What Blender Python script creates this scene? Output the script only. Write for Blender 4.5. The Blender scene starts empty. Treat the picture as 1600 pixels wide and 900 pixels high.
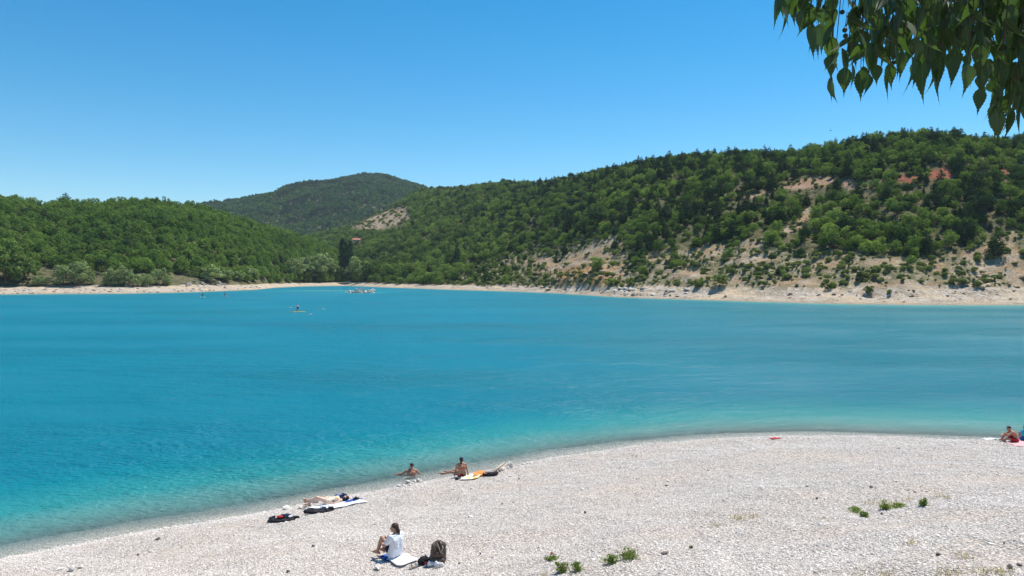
import bpy, bmesh, math, random
import numpy as np
from mathutils import Vector, Matrix, Quaternion

R = random.Random(7)
N = np.random.RandomState(11)
SC = bpy.context.scene
COL = SC.collection
rad = math.radians

# ------------------------------------------------------------------ camera
F = 1155.0                       # focal length in pixels of the 1600 px wide photograph
EYE = 8.6                        # metres above the lake
PITCH = math.atan(20 / F)
cam_data = bpy.data.cameras.new('camera')
cam_data.sensor_width = 36.0
cam_data.lens = 36.0 * F / 1600
cam_data.clip_start = 0.05
cam_data.clip_end = 20000
cam = bpy.data.objects.new('camera', cam_data)
COL.objects.link(cam)
cam.location = (0, 0, EYE)
cam.rotation_euler = (math.pi / 2 - PITCH, 0, 0)
SC.camera = cam

# ------------------------------------------------------------------ daylight
SUN_AZ, SUN_EL = rad(50), rad(62)
world = bpy.data.worlds.new('World')
SC.world = world
world.use_nodes = True
wn = world.node_tree
bg = wn.nodes['Background']
sky = wn.nodes.new('ShaderNodeTexSky')
sky.sky_type = 'NISHITA'
sky.sun_disc = False
sky.sun_elevation = SUN_EL
sky.sun_rotation = SUN_AZ
sky.altitude = 500
sky.air_density = 1.0
sky.dust_density = 0.0
sky.ozone_density = 3.0
hs = wn.nodes.new('ShaderNodeHueSaturation')
hs.inputs['Hue'].default_value = 0.488
hs.inputs['Saturation'].default_value = 1.42
hs.inputs['Value'].default_value = 1.0
wn.links.new(sky.outputs[0], hs.inputs['Color'])
wn.links.new(hs.outputs[0], bg.inputs['Color'])
bg.inputs['Strength'].default_value = 0.105
sd = Vector((math.sin(SUN_AZ) * math.cos(SUN_EL), math.cos(SUN_AZ) * math.cos(SUN_EL), math.sin(SUN_EL)))
sun_data = bpy.data.lights.new('sun', 'SUN')
sun_data.energy = 4.9
sun_data.angle = rad(0.53)
sun_data.color = (1.0, 0.955, 0.88)
sun = bpy.data.objects.new('sun', sun_data)
COL.objects.link(sun)
sun.rotation_euler = sd.to_track_quat('Z', 'Y').to_euler()
sun.location = sd * 50
SC.view_settings.view_transform = 'Standard'
SC.view_settings.look = 'None'
SC.view_settings.gamma = 1
SC.view_settings.exposure = 0.47
SC.cycles.max_bounces = 8
SC.cycles.transparent_max_bounces = 12
SC.cycles.use_denoising = True
SC.cycles.volume_bounces = 0

# ------------------------------------------------------------------ helpers
def tag(o, label=None, cat=None, group=None, kind=None):
    if label: o['label'] = label
    if cat: o['category'] = cat
    if group: o['group'] = group
    if kind: o['kind'] = kind
    return o

def link(name, data, parent=None, loc=None, rot=None, scale=None):
    o = bpy.data.objects.new(name, data)
    COL.objects.link(o)
    if parent is not None: o.parent = parent
    if loc is not None: o.location = loc
    if rot is not None: o.rotation_euler = rot
    if scale is not None: o.scale = scale if hasattr(scale, '__len__') else (scale,) * 3
    return o

def empty(name, loc, rz=0.0, label=None, cat=None, group=None):
    o = link(name, None, None, loc, (0, 0, rz))
    o.empty_display_size = 0.2
    return tag(o, label, cat, group)

def mesh_np(name, V, Fc, mat=None, smooth=False, n=4):
    """mesh from numpy verts and equal-sized faces"""
    V = np.asarray(V, np.float32); Fc = np.asarray(Fc, np.int32)
    me = bpy.data.meshes.new(name)
    me.vertices.add(len(V)); me.vertices.foreach_set('co', V.ravel())
    k = Fc.shape[1]
    me.loops.add(Fc.size); me.loops.foreach_set('vertex_index', Fc.ravel())
    me.polygons.add(len(Fc))
    me.polygons.foreach_set('loop_start', np.arange(0, Fc.size, k, dtype=np.int32))
    try: me.polygons.foreach_set('loop_total', np.full(len(Fc), k, np.int32))
    except Exception: pass
    if smooth: me.polygons.foreach_set('use_smooth', np.ones(len(Fc), bool))
    me.update(calc_edges=True); me.validate()
    if mat: me.materials.append(mat)
    return me

def bm_mesh(name, bm, mat=None, smooth=True):
    me = bpy.data.meshes.new(name)
    bm.to_mesh(me); bm.free()
    if mat: me.materials.append(mat)
    if smooth:
        me.polygons.foreach_set('use_smooth', np.ones(len(me.polygons), bool)); me.update()
    return me

# ---- projection between the photograph's pixels and the place
CP, SP = math.cos(PITCH), math.sin(PITCH)
def pix_dir(px, py):
    x = (px - 800) / F; y = (450 - py) / F
    return np.array([x, CP + y * SP, -SP + y * CP])
def project(X, Y, Z):
    f = Y * CP - (Z - EYE) * SP
    u = Y * SP + (Z - EYE) * CP
    f = np.maximum(f, 0.01)
    return 800 + F * X / f, 450 - F * u / f
def on_plane(px, py, z=0.0):
    d = pix_dir(px, py); t = (z - EYE) / d[2]
    return np.array([d[0] * t, d[1] * t, z])
def at_depth(px, py, Y):
    d = pix_dir(px, py); t = Y / d[1]
    return Vector((d[0] * t, Y, EYE + d[2] * t))

# ---- value noise
def _h(ix, iy, s):
    n = (ix * 374761393 + iy * 668265263 + s * 1442695041) & 0xffffffff
    n = ((n ^ (n >> 13)) * 1274126177) & 0xffffffff
    return ((n ^ (n >> 16)) & 0xffff) / 65535.0
def vnoise(x, y, s=0):
    x = np.asarray(x, float); y = np.asarray(y, float)
    ix = np.floor(x).astype(np.int64); iy = np.floor(y).astype(np.int64)
    fx = x - ix; fy = y - iy
    fx = fx * fx * (3 - 2 * fx); fy = fy * fy * (3 - 2 * fy)
    a = _h(ix, iy, s); b = _h(ix + 1, iy, s); c = _h(ix, iy + 1, s); d = _h(ix + 1, iy + 1, s)
    return (a * (1 - fx) + b * fx) * (1 - fy) + (c * (1 - fx) + d * fx) * fy
def fbm(x, y, o=4, s=0):
    t = 0; a = 0.5; n = 0
    for i in range(o):
        t = t + a * (vnoise(x, y, s + i * 17) - 0.5); x = x * 2.03 + 13.1; y = y * 2.03 + 7.7; a *= 0.5
    return t
def sstep(a, b, x):
    t = np.clip((x - a) / (b - a), 0, 1); return t * t * (3 - 2 * t)

# ---- near shore: the waterline of the pebble beach, Y as a function of X
_pts = [(0, 870), (120, 848), (250, 826), (380, 806), (500, 783), (600, 765), (700, 746), (800, 727), (850, 717), (920, 707),
        (1000, 696), (1100, 687), (1200, 683), (1300, 682), (1400, 684), (1500, 688), (1600, 691)]
_P = np.array([on_plane(*p)[:2] for p in _pts])
_sx = np.concatenate([[-400, -120, -60, -35], _P[:, 0], [36, 60, 120, 400]])
_sy = np.concatenate([[-330, -62, -14, 6.5], _P[:, 1], [37.0, 31, 25, 10]])
_gx = np.arange(-400, 400, 0.5)
_gy = np.interp(_gx, _sx, _sy)
_k = np.hanning(9); _k /= _k.sum()
_gy = np.concatenate([_gy[:4], np.convolve(_gy, _k, 'valid'), _gy[-4:]])
_gs = np.gradient(_gy, 0.5)
def shore_s(X, Y):
    """signed distance inland from the near waterline"""
    ys = np.interp(X, _gx, _gy); sl = np.interp(X, _gx, _gs)
    return (ys - Y) / np.sqrt(1 + sl * sl)
def near_h(X, Y):
    s = shore_s(X, Y) + 0.5 * fbm(X / 1.7, Y / 1.7, 3, 5) + 0.6 * fbm(X / 6, Y / 6, 2, 6)
    q = np.maximum(-s, 0)
    shal = np.interp(X, [-15, 5, 16, 30], [1.0, 0.9, 0.72, 0.72])
    under = -(0.13 * q + 0.02 * q * q) * shal
    land = 0.15 * s + 0.06 * np.sin(s * 0.9 + 1.5 * fbm(X / 9, Y / 9, 2, 3)) * np.clip(s / 3, 0, 1) + 0.22 * fbm(X / 3.5, Y / 3.5, 4, 9) * np.clip(s / 2, 0, 1) + 0.10 * fbm(X / 0.9, Y / 0.9, 2, 19) * np.clip(s, 0, 1)
    land = land + 0.10 * sstep(0, 1.2, s)
    emb = 6.95 - 0.46 * np.maximum(0, Y - 2.5) + 0.10 * fbm(X / 2, Y / 2, 3, 21)
    land = np.maximum(np.minimum(land, 5.0), np.where(Y < 16, emb, -99))
    land = np.minimum(land, 6.98 + 0.004 * np.maximum(0, -Y))
    return np.where(s > 0, land, np.maximum(under, -14))

# ---- far shore and hills, by azimuth (px) of the photograph
def ptab(t):
    a = np.array(t, float); return a[:, 0], a[:, 1]
_fs = ptab([(-900, 470), (-400, 463), (0, 460), (100, 459), (200, 458.5), (300, 456.5), (400, 452.5), (430, 449.5), (470, 447.5), (540, 446.5), (600, 449), (700, 452.5),
            (800, 455.5), (870, 458), (940, 462.5), (1000, 465.5), (1100, 468.5), (1200, 471.5), (1300, 474), (1400, 475.5), (1500, 476), (1600, 476), (2000, 480), (3000, 486)])
def far_shore_Y(px):
    py = np.interp(px, *_fs)
    y = (450 - py) / F
    return -EYE * (CP + y * SP) / (-SP + y * CP)
_lr = ptab([(-2000, 300), (-400, 300), (0, 308), (60, 322), (100, 320), (150, 322), (200, 318), (250, 318), (300, 323), (350, 333), (400, 348), (450, 362), (500, 380), (540, 400), (580, 430), (620, 436), (660, 440)])
_lY = ptab([(-2000, 480), (0, 520), (100, 540), (300, 620), (400, 680), (500, 740), (620, 800)])
_rr = ptab([(300, 436), (400, 392), (430, 376), (480, 364), (540, 350), (600, 326), (640, 305), (660, 298), (700, 295), (760, 292), (850, 285), (900, 276), (950, 264), (1000, 254), (1060, 245), (1100, 242), (1150, 237), (1200, 239),
            (1230, 241), (1300, 228), (1350, 218), (1400, 209), (1450, 208), (1500, 208), (1600, 210), (2000, 200), (3500, 215)])
_rY = ptab([(300, 1150), (540, 1250), (660, 1300), (760, 1100), (850, 900), (1000, 680), (1200, 540), (1400, 470), (1600, 440), (3500, 440)])
_mr = ptab([(-2000, 360), (100, 345), (250, 326), (310, 319), (350, 313), (400, 303), (450, 293), (500, 286), (540, 277), (570, 271), (600, 271), (640, 283), (670, 293), (750, 303), (900, 320), (1200, 340), (3500, 340)])
MY = 2400.0
def ridge(px, tab, Y, cover):
    py = np.interp(px, *tab)
    y = (450 - py) / F
    return EYE + Y * (-SP + y * CP) / (CP + y * SP) - cover
def far_parts(X, Y):
    Y = np.maximum(Y, 1.0)
    px = 800 + F * X / Y
    Ys = far_shore_Y(px)
    Ys = Ys + 5.0 * fbm(X / 22, Y / 300 + X / 40, 3, 41)
    dY = Y - Ys
    low = np.where(dY > 0, 0.10 * np.minimum(dY, 34) + 0.02 * np.maximum(dY - 34, 0), np.maximum(0.10 * dY - 0.002 * dY * dY, -14))
    low = np.minimum(low, 7.0)
    out = [low]
    for tab, ytab, g0, g1, cov in ((_lr, _lY, 30, 1.15, 6.0), (_rr, _rY, 0, 1.0, 10.0)):
        Yr = np.interp(px, *ytab)
        Z = np.maximum(ridge(px, tab, Yr, cov), 0)
        start = np.where(tab is _lr, 28, np.interp(px, [500, 700, 900, 1000, 1600], [30, 22, 10, 12, 14]))
        t = (dY - start) / (Yr - Ys - start)
        tt = np.clip(t, 0, 1)
        if tab is _rr:
            e = np.interp(px, [500, 700, 850, 1000, 1600], [1.5, 1.25, 1.08, 1.05, 1.05])
        else:
            e = np.interp(px, [0, 600], [1.0, 1.2])
        prof = np.sin(tt ** e * math.pi / 2)
        prof = np.where(t > 1, 1 - 0.18 * np.clip(t - 1, 0, 2.0) ** 1.2, prof)
        rel = fbm(X / 70, Y / 70, 4, 61) * 13 + fbm(X / 19, Y / 19, 3, 71) * 3.2
        b0_ = 0.1 * start
        zz = b0_ + (Z - b0_) * prof + rel * np.clip(tt * 4, 0, 1) * np.clip((1 - tt) * 3 + 0.12, 0, 1)
        out.append(np.where(t > 0, zz, -99))
    Zm = ridge(px, _mr, MY, 24.0)
    tm = np.clip((Y - 1300) / (MY - 1300), 0, 1)
    mm = np.sin(tm * math.pi / 2) * Zm
    mm = np.where(Y > MY, Zm * (1 - 0.25 * np.clip((Y - MY) / 1500, 0, 1)), mm)
    mm = mm + (fbm(X / 300, Y / 300, 4, 81) * 85 + (0.5 - np.abs(fbm(X / 230, Y / 420, 3, 88)) * 4) * 14) * np.clip(tm * 3, 0, 1) * np.clip((1 - tm) * 2.5 + 0.05, 0, 1)
    out.append(np.where(Y > 1300, mm, -99))
    return out, px, dY
SHX, SHY = on_plane(560, 457)[:2]
def far_h(X, Y):
    o, px, dY = far_parts(X, Y)
    h = np.maximum.reduce(o)
    # gold bluff where the slope above the shore has slid, a bench below and a steep broken face
    a = 4.5 * sstep(-1, 1, (px - 845) / 40) * (1 - sstep(935, 975, px)) * sstep(8, 24, dY) * (1 - sstep(30, 75, dY))
    h = h + a * (0.75 + 0.8 * fbm(X / 5, Y / 9, 3, 91))
    led = sstep(640, 760, px) * sstep(2, 9, dY) * (1 - sstep(60, 110, dY))
    h = h + led * (2.6 * fbm(X / 9, Y / 6, 4, 111) + 0.7 * np.floor((h + 1.5 * fbm(X / 30, Y / 30, 2, 117)) / 1.6 % 1.0 + 0.5) * 0.8)
    # erosion rills on the bare ground
    rill = np.abs(vnoise((X + Y * 0.25) / 4.5, Y / 30, 101) - 0.5) * 2
    steep = sstep(700, 820, px) * sstep(10, 30, dY) * (1 - sstep(110, 190, dY))
    h = h - 0.9 * (1 - rill) * steep
    # the rubble shoal
    g = np.exp(-((X - SHX - 1) / 8.0) ** 2 - ((Y - SHY) / 16.0) ** 2)
    bar = np.exp(-((X - SHX - 2) / 17.0) ** 2 - ((Y - SHY + 2) / 20.0) ** 2)
    bar2 = np.exp(-((X - (SHX - 28)) / 34.0) ** 2 - ((Y - SHY - 42) / 26.0) ** 2)
    wet = h < 0
    h2 = np.maximum(h, -4.5 + 4.3 * bar + 0.4 * g)
    h2 = np.maximum(h2, -3.6 + 3.1 * bar2)
    return np.where(wet, np.where(g > 0.5, h2 + 1.0 * (g - 0.5) * 2, h2), h)
def ground_h(X, Y):
    X = np.asarray(X, float); Y = np.asarray(Y, float)
    return np.where(Y < 110, near_h(X, Y), np.where(Y > 150, far_h(X, Y), -14.0))
def gz(x, y):
    return float(ground_h(np.array([x]), np.array([y]))[0])
def ground_at(px, py, y0=4.0, y1=3000.0, n=500):
    d = pix_dir(px, py)
    if y0 < 100: y1 = 100.0
    a, b = y0, y1
    for m in (n, 40):
        Y = np.exp(np.linspace(math.log(a), math.log(b), m))
        t = Y / d[1]; X = d[0] * t; Z = EYE + d[2] * t
        h = ground_h(X, Y)
        k = max(1, int(np.argmax(Z < h)))
        a, b = Y[k - 1], Y[k]
    return Vector((X[k], Y[k], h[k]))

# bare ground, in the photograph's outline, mapped on the real slopes
def in_poly(px, py, poly):
    c = np.zeros(px.shape, bool); n = len(poly)
    for i in range(n):
        x0, y0 = poly[i]; x1, y1 = poly[(i + 1) % n]
        if y0 == y1: continue
        m = (y0 > py) != (y1 > py)
        c ^= m & (px < (x1 - x0) * (py - y0) / (y1 - y0) + x0)
    return c
SCREE = [[(536, 352), (560, 346), (588, 336), (606, 327), (640, 320), (632, 332), (646, 338), (622, 350), (598, 358), (560, 356)],
         [(476, 360), (488, 348), (502, 342), (492, 356)],
         [(1222, 362), (1246, 346), (1262, 322), (1276, 322), (1270, 340), (1256, 350), (1240, 366)],
         [(1556, 402), (1562, 372), (1580, 366), (1592, 400), (1578, 420)],
         [(1500, 392), (1540, 384), (1552, 400), (1520, 406)],
         [(1150, 376), (1196, 370), (1200, 382), (1160, 388)]]
ROADCUT = [[(1126, 309), (1170, 303), (1200, 300), (1204, 306), (1140, 312)],
           [(1222, 290), (1240, 281), (1300, 276), (1312, 282), (1352, 284), (1380, 284), (1366, 292), (1290, 294), (1224, 296)]]
REDCUT = [[(1402, 280), (1408, 274), (1438, 276), (1440, 283), (1404, 285)],
          [(1448, 275), (1460, 262), (1496, 264), (1490, 278), (1476, 284), (1450, 281)],
          [(1562, 270), (1566, 262), (1576, 264), (1574, 274)]]
SPARSE = [[(690, 446), (716, 430), (770, 402), (846, 386), (900, 374), (930, 364), (962, 364), (986, 384), (996, 402), (1040, 392), (1100, 388), (1140, 380),
           (1200, 392), (1256, 396), (1300, 388), (1380, 404), (1440, 404), (1500, 396), (1540, 374), (1620, 350), (1700, 350), (1700, 480), (690, 480)]]
SPOTS = [(905, 408, 44, 24), (960, 420, 24, 22), (1560, 415, 34, 22), (1110, 392, 34, 12), (1030, 402, 30, 10), (1180, 404, 40, 9), (1290, 412, 34, 9), (1380, 410, 40, 8), (1460, 418, 30, 9), (1540, 420, 26, 16), (1500, 400, 20, 8), (930, 400, 46, 30), (860, 415, 36, 20),
         (1240, 442, 60, 10), (1420, 446, 90, 9), (1080, 428, 40, 10), (960, 380, 26, 12), (800, 410, 30, 10), (1140, 440, 30, 10), (1590, 430, 20, 30)]
def masks(X, Y, Z):
    px, py = project(X, Y, Z)
    jx = 26 * fbm(X / 9, Y / 9, 3, 201); jy = 15 * fbm(X / 8, Y / 8, 3, 207)
    qx, qy = px + jx, py + jy
    dY = Y - far_shore_Y(800 + F * X / np.maximum(Y, 1))
    fk = np.where(Y > 700, 0.45, 1.0); qx = px + jx * fk; qy = py + jy * fk * 0.8
    pale = np.zeros(px.shape); road = np.zeros(px.shape); red = np.zeros(px.shape); sp = np.zeros(px.shape)
    for p in SCREE: pale = np.maximum(pale, in_poly(qx * 0.5 + px * 0.5, qy * 0.5 + py * 0.5, p))
    for p in ROADCUT: road = np.maximum(road, in_poly(px + jx * 0.3, py + jy * 0.3, p))
    for p in REDCUT: red = np.maximum(red, in_poly(px + jx * 0.2, py + jy * 0.2, p))
    for p in SPARSE: sp = np.maximum(sp, in_poly(qx, qy, p))
    spot = np.zeros(px.shape)
    for cx, cy, a, b in SPOTS: spot = np.maximum(spot, np.exp(-((qx - cx) / a) ** 2 - ((qy - cy) / b) ** 2))
    shore_z = np.interp(px, [0, 300, 420, 560, 700, 860, 960, 1200, 1600], [3.3, 3.3, 2.6, 2.6, 2.4, 3.2, 4.0, 4.2, 5.0])
    beach = (Z < shore_z + 1.4 * fbm(X / 12, Y / 12, 3, 211)) & (Y < 900)
    return px, py, pale, road, red, sp, spot, beach, dY

# ------------------------------------------------------------------ materials
class NT:
    def __init__(s, name):
        s.m = bpy.data.materials.new(name); s.m.use_nodes = True
        s.t = s.m.node_tree; s.t.nodes.clear()
        s.out = s.t.nodes.new('ShaderNodeOutputMaterial')
    def n(s, typ, **kw):
        nd = s.t.nodes.new('ShaderNode' + typ)
        for k, v in kw.items():
            if k.startswith('_'): setattr(nd, k[1:], v)
            else:
                key = int(k[1:]) if k[0] == 'i' and k[1:].isdigit() else k.replace('__', ' ')
                s.set(nd, key, v)
        return nd
    def set(s, nd, key, v):
        if isinstance(v, bpy.types.NodeSocket): s.t.links.new(v, nd.inputs[key])
        elif hasattr(v, 'outputs'): s.t.links.new(v.outputs[0], nd.inputs[key])
        else:
            if isinstance(v, tuple) and len(v) == 3 and nd.inputs[key].type == 'RGBA': v = v + (1,)
            nd.inputs[key].default_value = v
    def math(s, op, a, b=0.0, c=None, clamp=False):
        nd = s.n('Math', _operation=op, _use_clamp=clamp, i0=a, i1=b)
        if c is not None: s.set(nd, 2, c)
        return nd.outputs[0]
    def mix(s, f, a, b):
        nd = s.n('MixRGB', Fac=f, Color1=a, Color2=b); return nd.outputs[0]
    def mul(s, f, a, b):
        nd = s.n('MixRGB', _blend_type='MULTIPLY', Fac=f, Color1=a, Color2=b); return nd.outputs[0]
    def ramp(s, f, stops, interp='LINEAR'):
        nd = s.n('ValToRGB', Fac=f); cr = nd.color_ramp; cr.interpolation = interp
        while len(cr.elements) < len(stops): cr.elements.new(0.5)
        for e, (p, c) in zip(cr.elements, stops):
            e.position = p; e.color = c + (1,) if len(c) == 3 else c
        return nd.outputs[0]
    def rng(s, v, a, b, c=0.0, d=1.0):
        nd = s.n('MapRange', Value=v); 
        for k, x in zip((1, 2, 3, 4), (a, b, c, d)): nd.inputs[k].default_value = x
        return nd.outputs[0]
    def noise(s, vec, scale, detail=3, rough=0.55):
        nd = s.n('TexNoise', Scale=scale, Detail=detail, Roughness=rough)
        if vec is not None: s.set(nd, 'Vector', vec)
        return nd.outputs[0]
    def attr(s, name):
        return s.n('Attribute', _attribute_name=name).outputs['Fac']
    def end(s, sh):
        s.t.links.new(sh.outputs[0] if hasattr(sh, 'outputs') else sh, s.out.inputs['Surface']); return s.m

def simple(name, col, rough=0.8, var=0.25, scale=6.0, bump=0.0, bscale=40.0, spec=0.3, metallic=0.0, col2=None):
    a = NT(name); tc = a.n('TexCoord').outputs['Object']
    nz = a.noise(tc, scale, 4)
    c2 = col2 or tuple(c * (1 - var) for c in col)
    cc = a.mix(a.rng(nz, 0.35, 0.65), c2, tuple(min(1, c * (1 + var * 0.4)) for c in col))
    p = a.n('BsdfPrincipled', Base__Color=cc, Roughness=rough, Metallic=metallic)
    p.inputs['Specular IOR Level'].default_value = spec
    if bump:
        b = a.n('Bump', Height=a.noise(tc, bscale, 4), Strength=0.8, Distance=bump); a.set(p, 'Normal', b)
    return a.end(p)

def foliage(name, dark, light, transl=0.3, patch=0.02, olive=None, tip=None):
    a = NT(name)
    oi = a.n('ObjectInfo'); geo = a.n('NewGeometry')
    f = a.math('ADD', a.math('MULTIPLY', oi.outputs['Random'], 0.6), a.math('MULTIPLY', a.rng(a.noise(oi.outputs['Location'], patch, 3), 0.35, 0.65), 0.45))
    col = a.mix(a.math('MULTIPLY', f, 1.0, clamp=True), dark, light)
    if olive: col = a.mix(a.rng(a.noise(oi.outputs['Location'], patch * 3.1, 2), 0.5, 0.62, 0, 0.75), col, olive)
    rp = geo.outputs['Random Per Island']
    col = a.mul(1.0, col, a.ramp(rp, [(0.0, (0.55, 0.60, 0.55)), (1.0, (1.45, 1.38, 1.25))]))
    d = a.n('BsdfDiffuse', Color=col)
    t = a.n('BsdfTranslucent', Color=a.mul(1.0, col, (1.25, 1.5, 0.55)))
    return a.end(a.n('MixShader', Fac=transl, i1=d, i2=t))

M = {}
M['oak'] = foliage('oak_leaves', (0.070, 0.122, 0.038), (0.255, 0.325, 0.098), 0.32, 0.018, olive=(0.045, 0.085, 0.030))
M['oak_dark'] = foliage('deep_green_oak_leaves', (0.060, 0.120, 0.034), (0.195, 0.275, 0.072), 0.32, 0.016)  # deeper green leaf tone of the left hillside oaks
M['pine'] = foliage('pine_needles', (0.026, 0.052, 0.028), (0.055, 0.090, 0.040), 0.15, 0.02)
M['shrub'] = foliage('shrub_leaves', (0.110, 0.140, 0.055), (0.230, 0.260, 0.100), 0.28, 0.03)
M['willow'] = foliage('willow_leaves', (0.180, 0.235, 0.110), (0.270, 0.325, 0.160), 0.2, 0.05)
M['poplar'] = foliage('poplar_leaves', (0.045, 0.085, 0.035), (0.070, 0.120, 0.045), 0.3, 0.05)
M['bark'] = simple('bark', (0.13, 0.10, 0.075), 0.9, 0.4, 8, 0.02, 30)
M['mtn'] = foliage('distant_wood_leaves', (0.045, 0.105, 0.040), (0.125, 0.200, 0.060), 0.2, 0.006, olive=(0.02, 0.040, 0.022))

def ground_material():
    a = NT('hillside_ground'); g = a.n('NewGeometry').outputs['Position']
    mp = a.n('Mapping', Vector=g, Scale=(1, 1, 1.0)).outputs[0]
    n1 = a.noise(mp, 0.35, 6, 0.65); n2 = a.noise(mp, 0.07, 4); n3 = a.noise(mp, 1.6, 4, 0.7)
    soil = a.mix(a.rng(n1, 0.4, 0.6), (0.070, 0.080, 0.036), (0.165, 0.140, 0.085))
    rock = a.mix(a.rng(n2, 0.38, 0.6), (0.38, 0.285, 0.185), (0.46, 0.385, 0.30))
    rock = a.mix(a.rng(n1, 0.50, 0.62, 0, 0.75), rock, (0.46, 0.33, 0.19))
    rock = a.mul(a.rng(n3, 0.42, 0.6, 0.0, 0.55), rock, (0.5, 0.48, 0.46))
    low = a.mix(a.rng(n3, 0.4, 0.6), (0.105, 0.115, 0.052), (0.20, 0.175, 0.105))
    gar = a.mix(a.rng(a.math('ADD', a.math('MULTIPLY', n1, 0.6), a.math('MULTIPLY', n3, 0.4)), 0.42, 0.51), rock, low)
    # tilted strata in the bare rock
    sx = a.n('SeparateXYZ', Vector=g)
    w = a.math('ADD', a.math('MULTIPLY', sx.outputs['Z'], 1.0), a.math('MULTIPLY', sx.outputs['X'], -0.30))
    w = a.math('ADD', w, a.math('MULTIPLY', n1, 2.2))
    st = a.noise(a.n('CombineXYZ', X=0.0, Y=0.0, Z=w).outputs[0], 1.1, 3, 0.7)
    rock2 = a.mul(a.rng(st, 0.42, 0.60, 0.0, 0.6), rock, (0.66, 0.50, 0.36))
    col = a.mix(a.attr('sparse'), soil, gar)
    col = a.mix(a.attr('bare'), col, rock2)
    redc = a.mix(a.rng(n1, 0.4, 0.6), (0.33, 0.125, 0.075), (0.24, 0.105, 0.07))
    col = a.mix(a.attr('red'), col, redc)
    gold = a.mix(a.rng(st, 0.40, 0.62), (0.42, 0.255, 0.12), (0.27, 0.165, 0.09))
    col = a.mix(a.attr('gold'), col, gold)
    shore = a.mix(a.rng(n1, 0.38, 0.6), (0.42, 0.335, 0.245), (0.56, 0.49, 0.41))
    shore = a.mul(a.rng(n3, 0.44, 0.60, 0, 0.8), shore, (0.45, 0.42, 0.40))
    shore = a.mix(a.rng(n2, 0.50, 0.62, 0, 0.65), shore, (0.52, 0.40, 0.27))
    shore = a.mul(a.rng(sx.outputs['Z'], 0.55, 0.1, 0, 0.55), shore, (0.6, 0.56, 0.5))
    col = a.mix(a.attr('beach'), col, shore)
    b = a.n('Bump', Height=a.math('ADD', n1, a.math('MULTIPLY', n3, 0.35)), Strength=0.9, Distance=1.2)
    p = a.n('BsdfDiffuse', Color=col, Normal=b)
    return a.end(p)
M['ground'] = ground_material()

def beach_material():
    a = NT('pebble_bed'); g = a.n('NewGeometry').outputs['Position']
    v = a.n('TexVoronoi', Vector=g, Scale=17.0); v2 = a.n('TexVoronoi', Vector=g, Scale=34.0)
    n1 = a.noise(g, 0.35, 4); n2 = a.noise(g, 2.5, 4)
    base = a.mix(a.rng(n1, 0.42, 0.6), (0.555, 0.505, 0.46), (0.59, 0.51, 0.44))
    col = a.mul(0.85, base, a.ramp(v.outputs['Color'], [(0.0, (0.62, 0.61, 0.61)), (0.5, (1.0, 0.98, 0.96)), (1.0, (1.22, 1.2, 1.2))]))
    col = a.mul(a.rng(v.outputs['Distance'], 0.35, 0.62, 0, 0.8), col, (0.4, 0.38, 0.37))
    col = a.mix(a.rng(n2, 0.56, 0.68, 0, 0.35), col, (0.55, 0.47, 0.38))
    # soil and dry grass on the bank under the trees
    z = a.n('SeparateXYZ', Vector=g).outputs['Z']
    bank = a.mix(a.rng(n2, 0.4, 0.6), (0.36, 0.30, 0.22), (0.20, 0.19, 0.10))
    col = a.mix(a.attr('bank'), col, bank)
    col = a.mul(a.rng(z, 0.10, -0.02, 0, 1), col, (0.97, 0.93, 0.92))
    hgt = a.math('ADD', a.math('MULTIPLY', v.outputs['Distance'], -1.0), a.math('MULTIPLY', v2.outputs['Distance'], -0.4))
    b = a.n('Bump', Height=hgt, Strength=0.9, Distance=0.03)
    p = a.n('BsdfPrincipled', Base__Color=col, Roughness=0.9, Normal=b); p.inputs['Specular IOR Level'].default_value = 0.2
    return a.end(p)
M['beach'] = beach_material()

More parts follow.
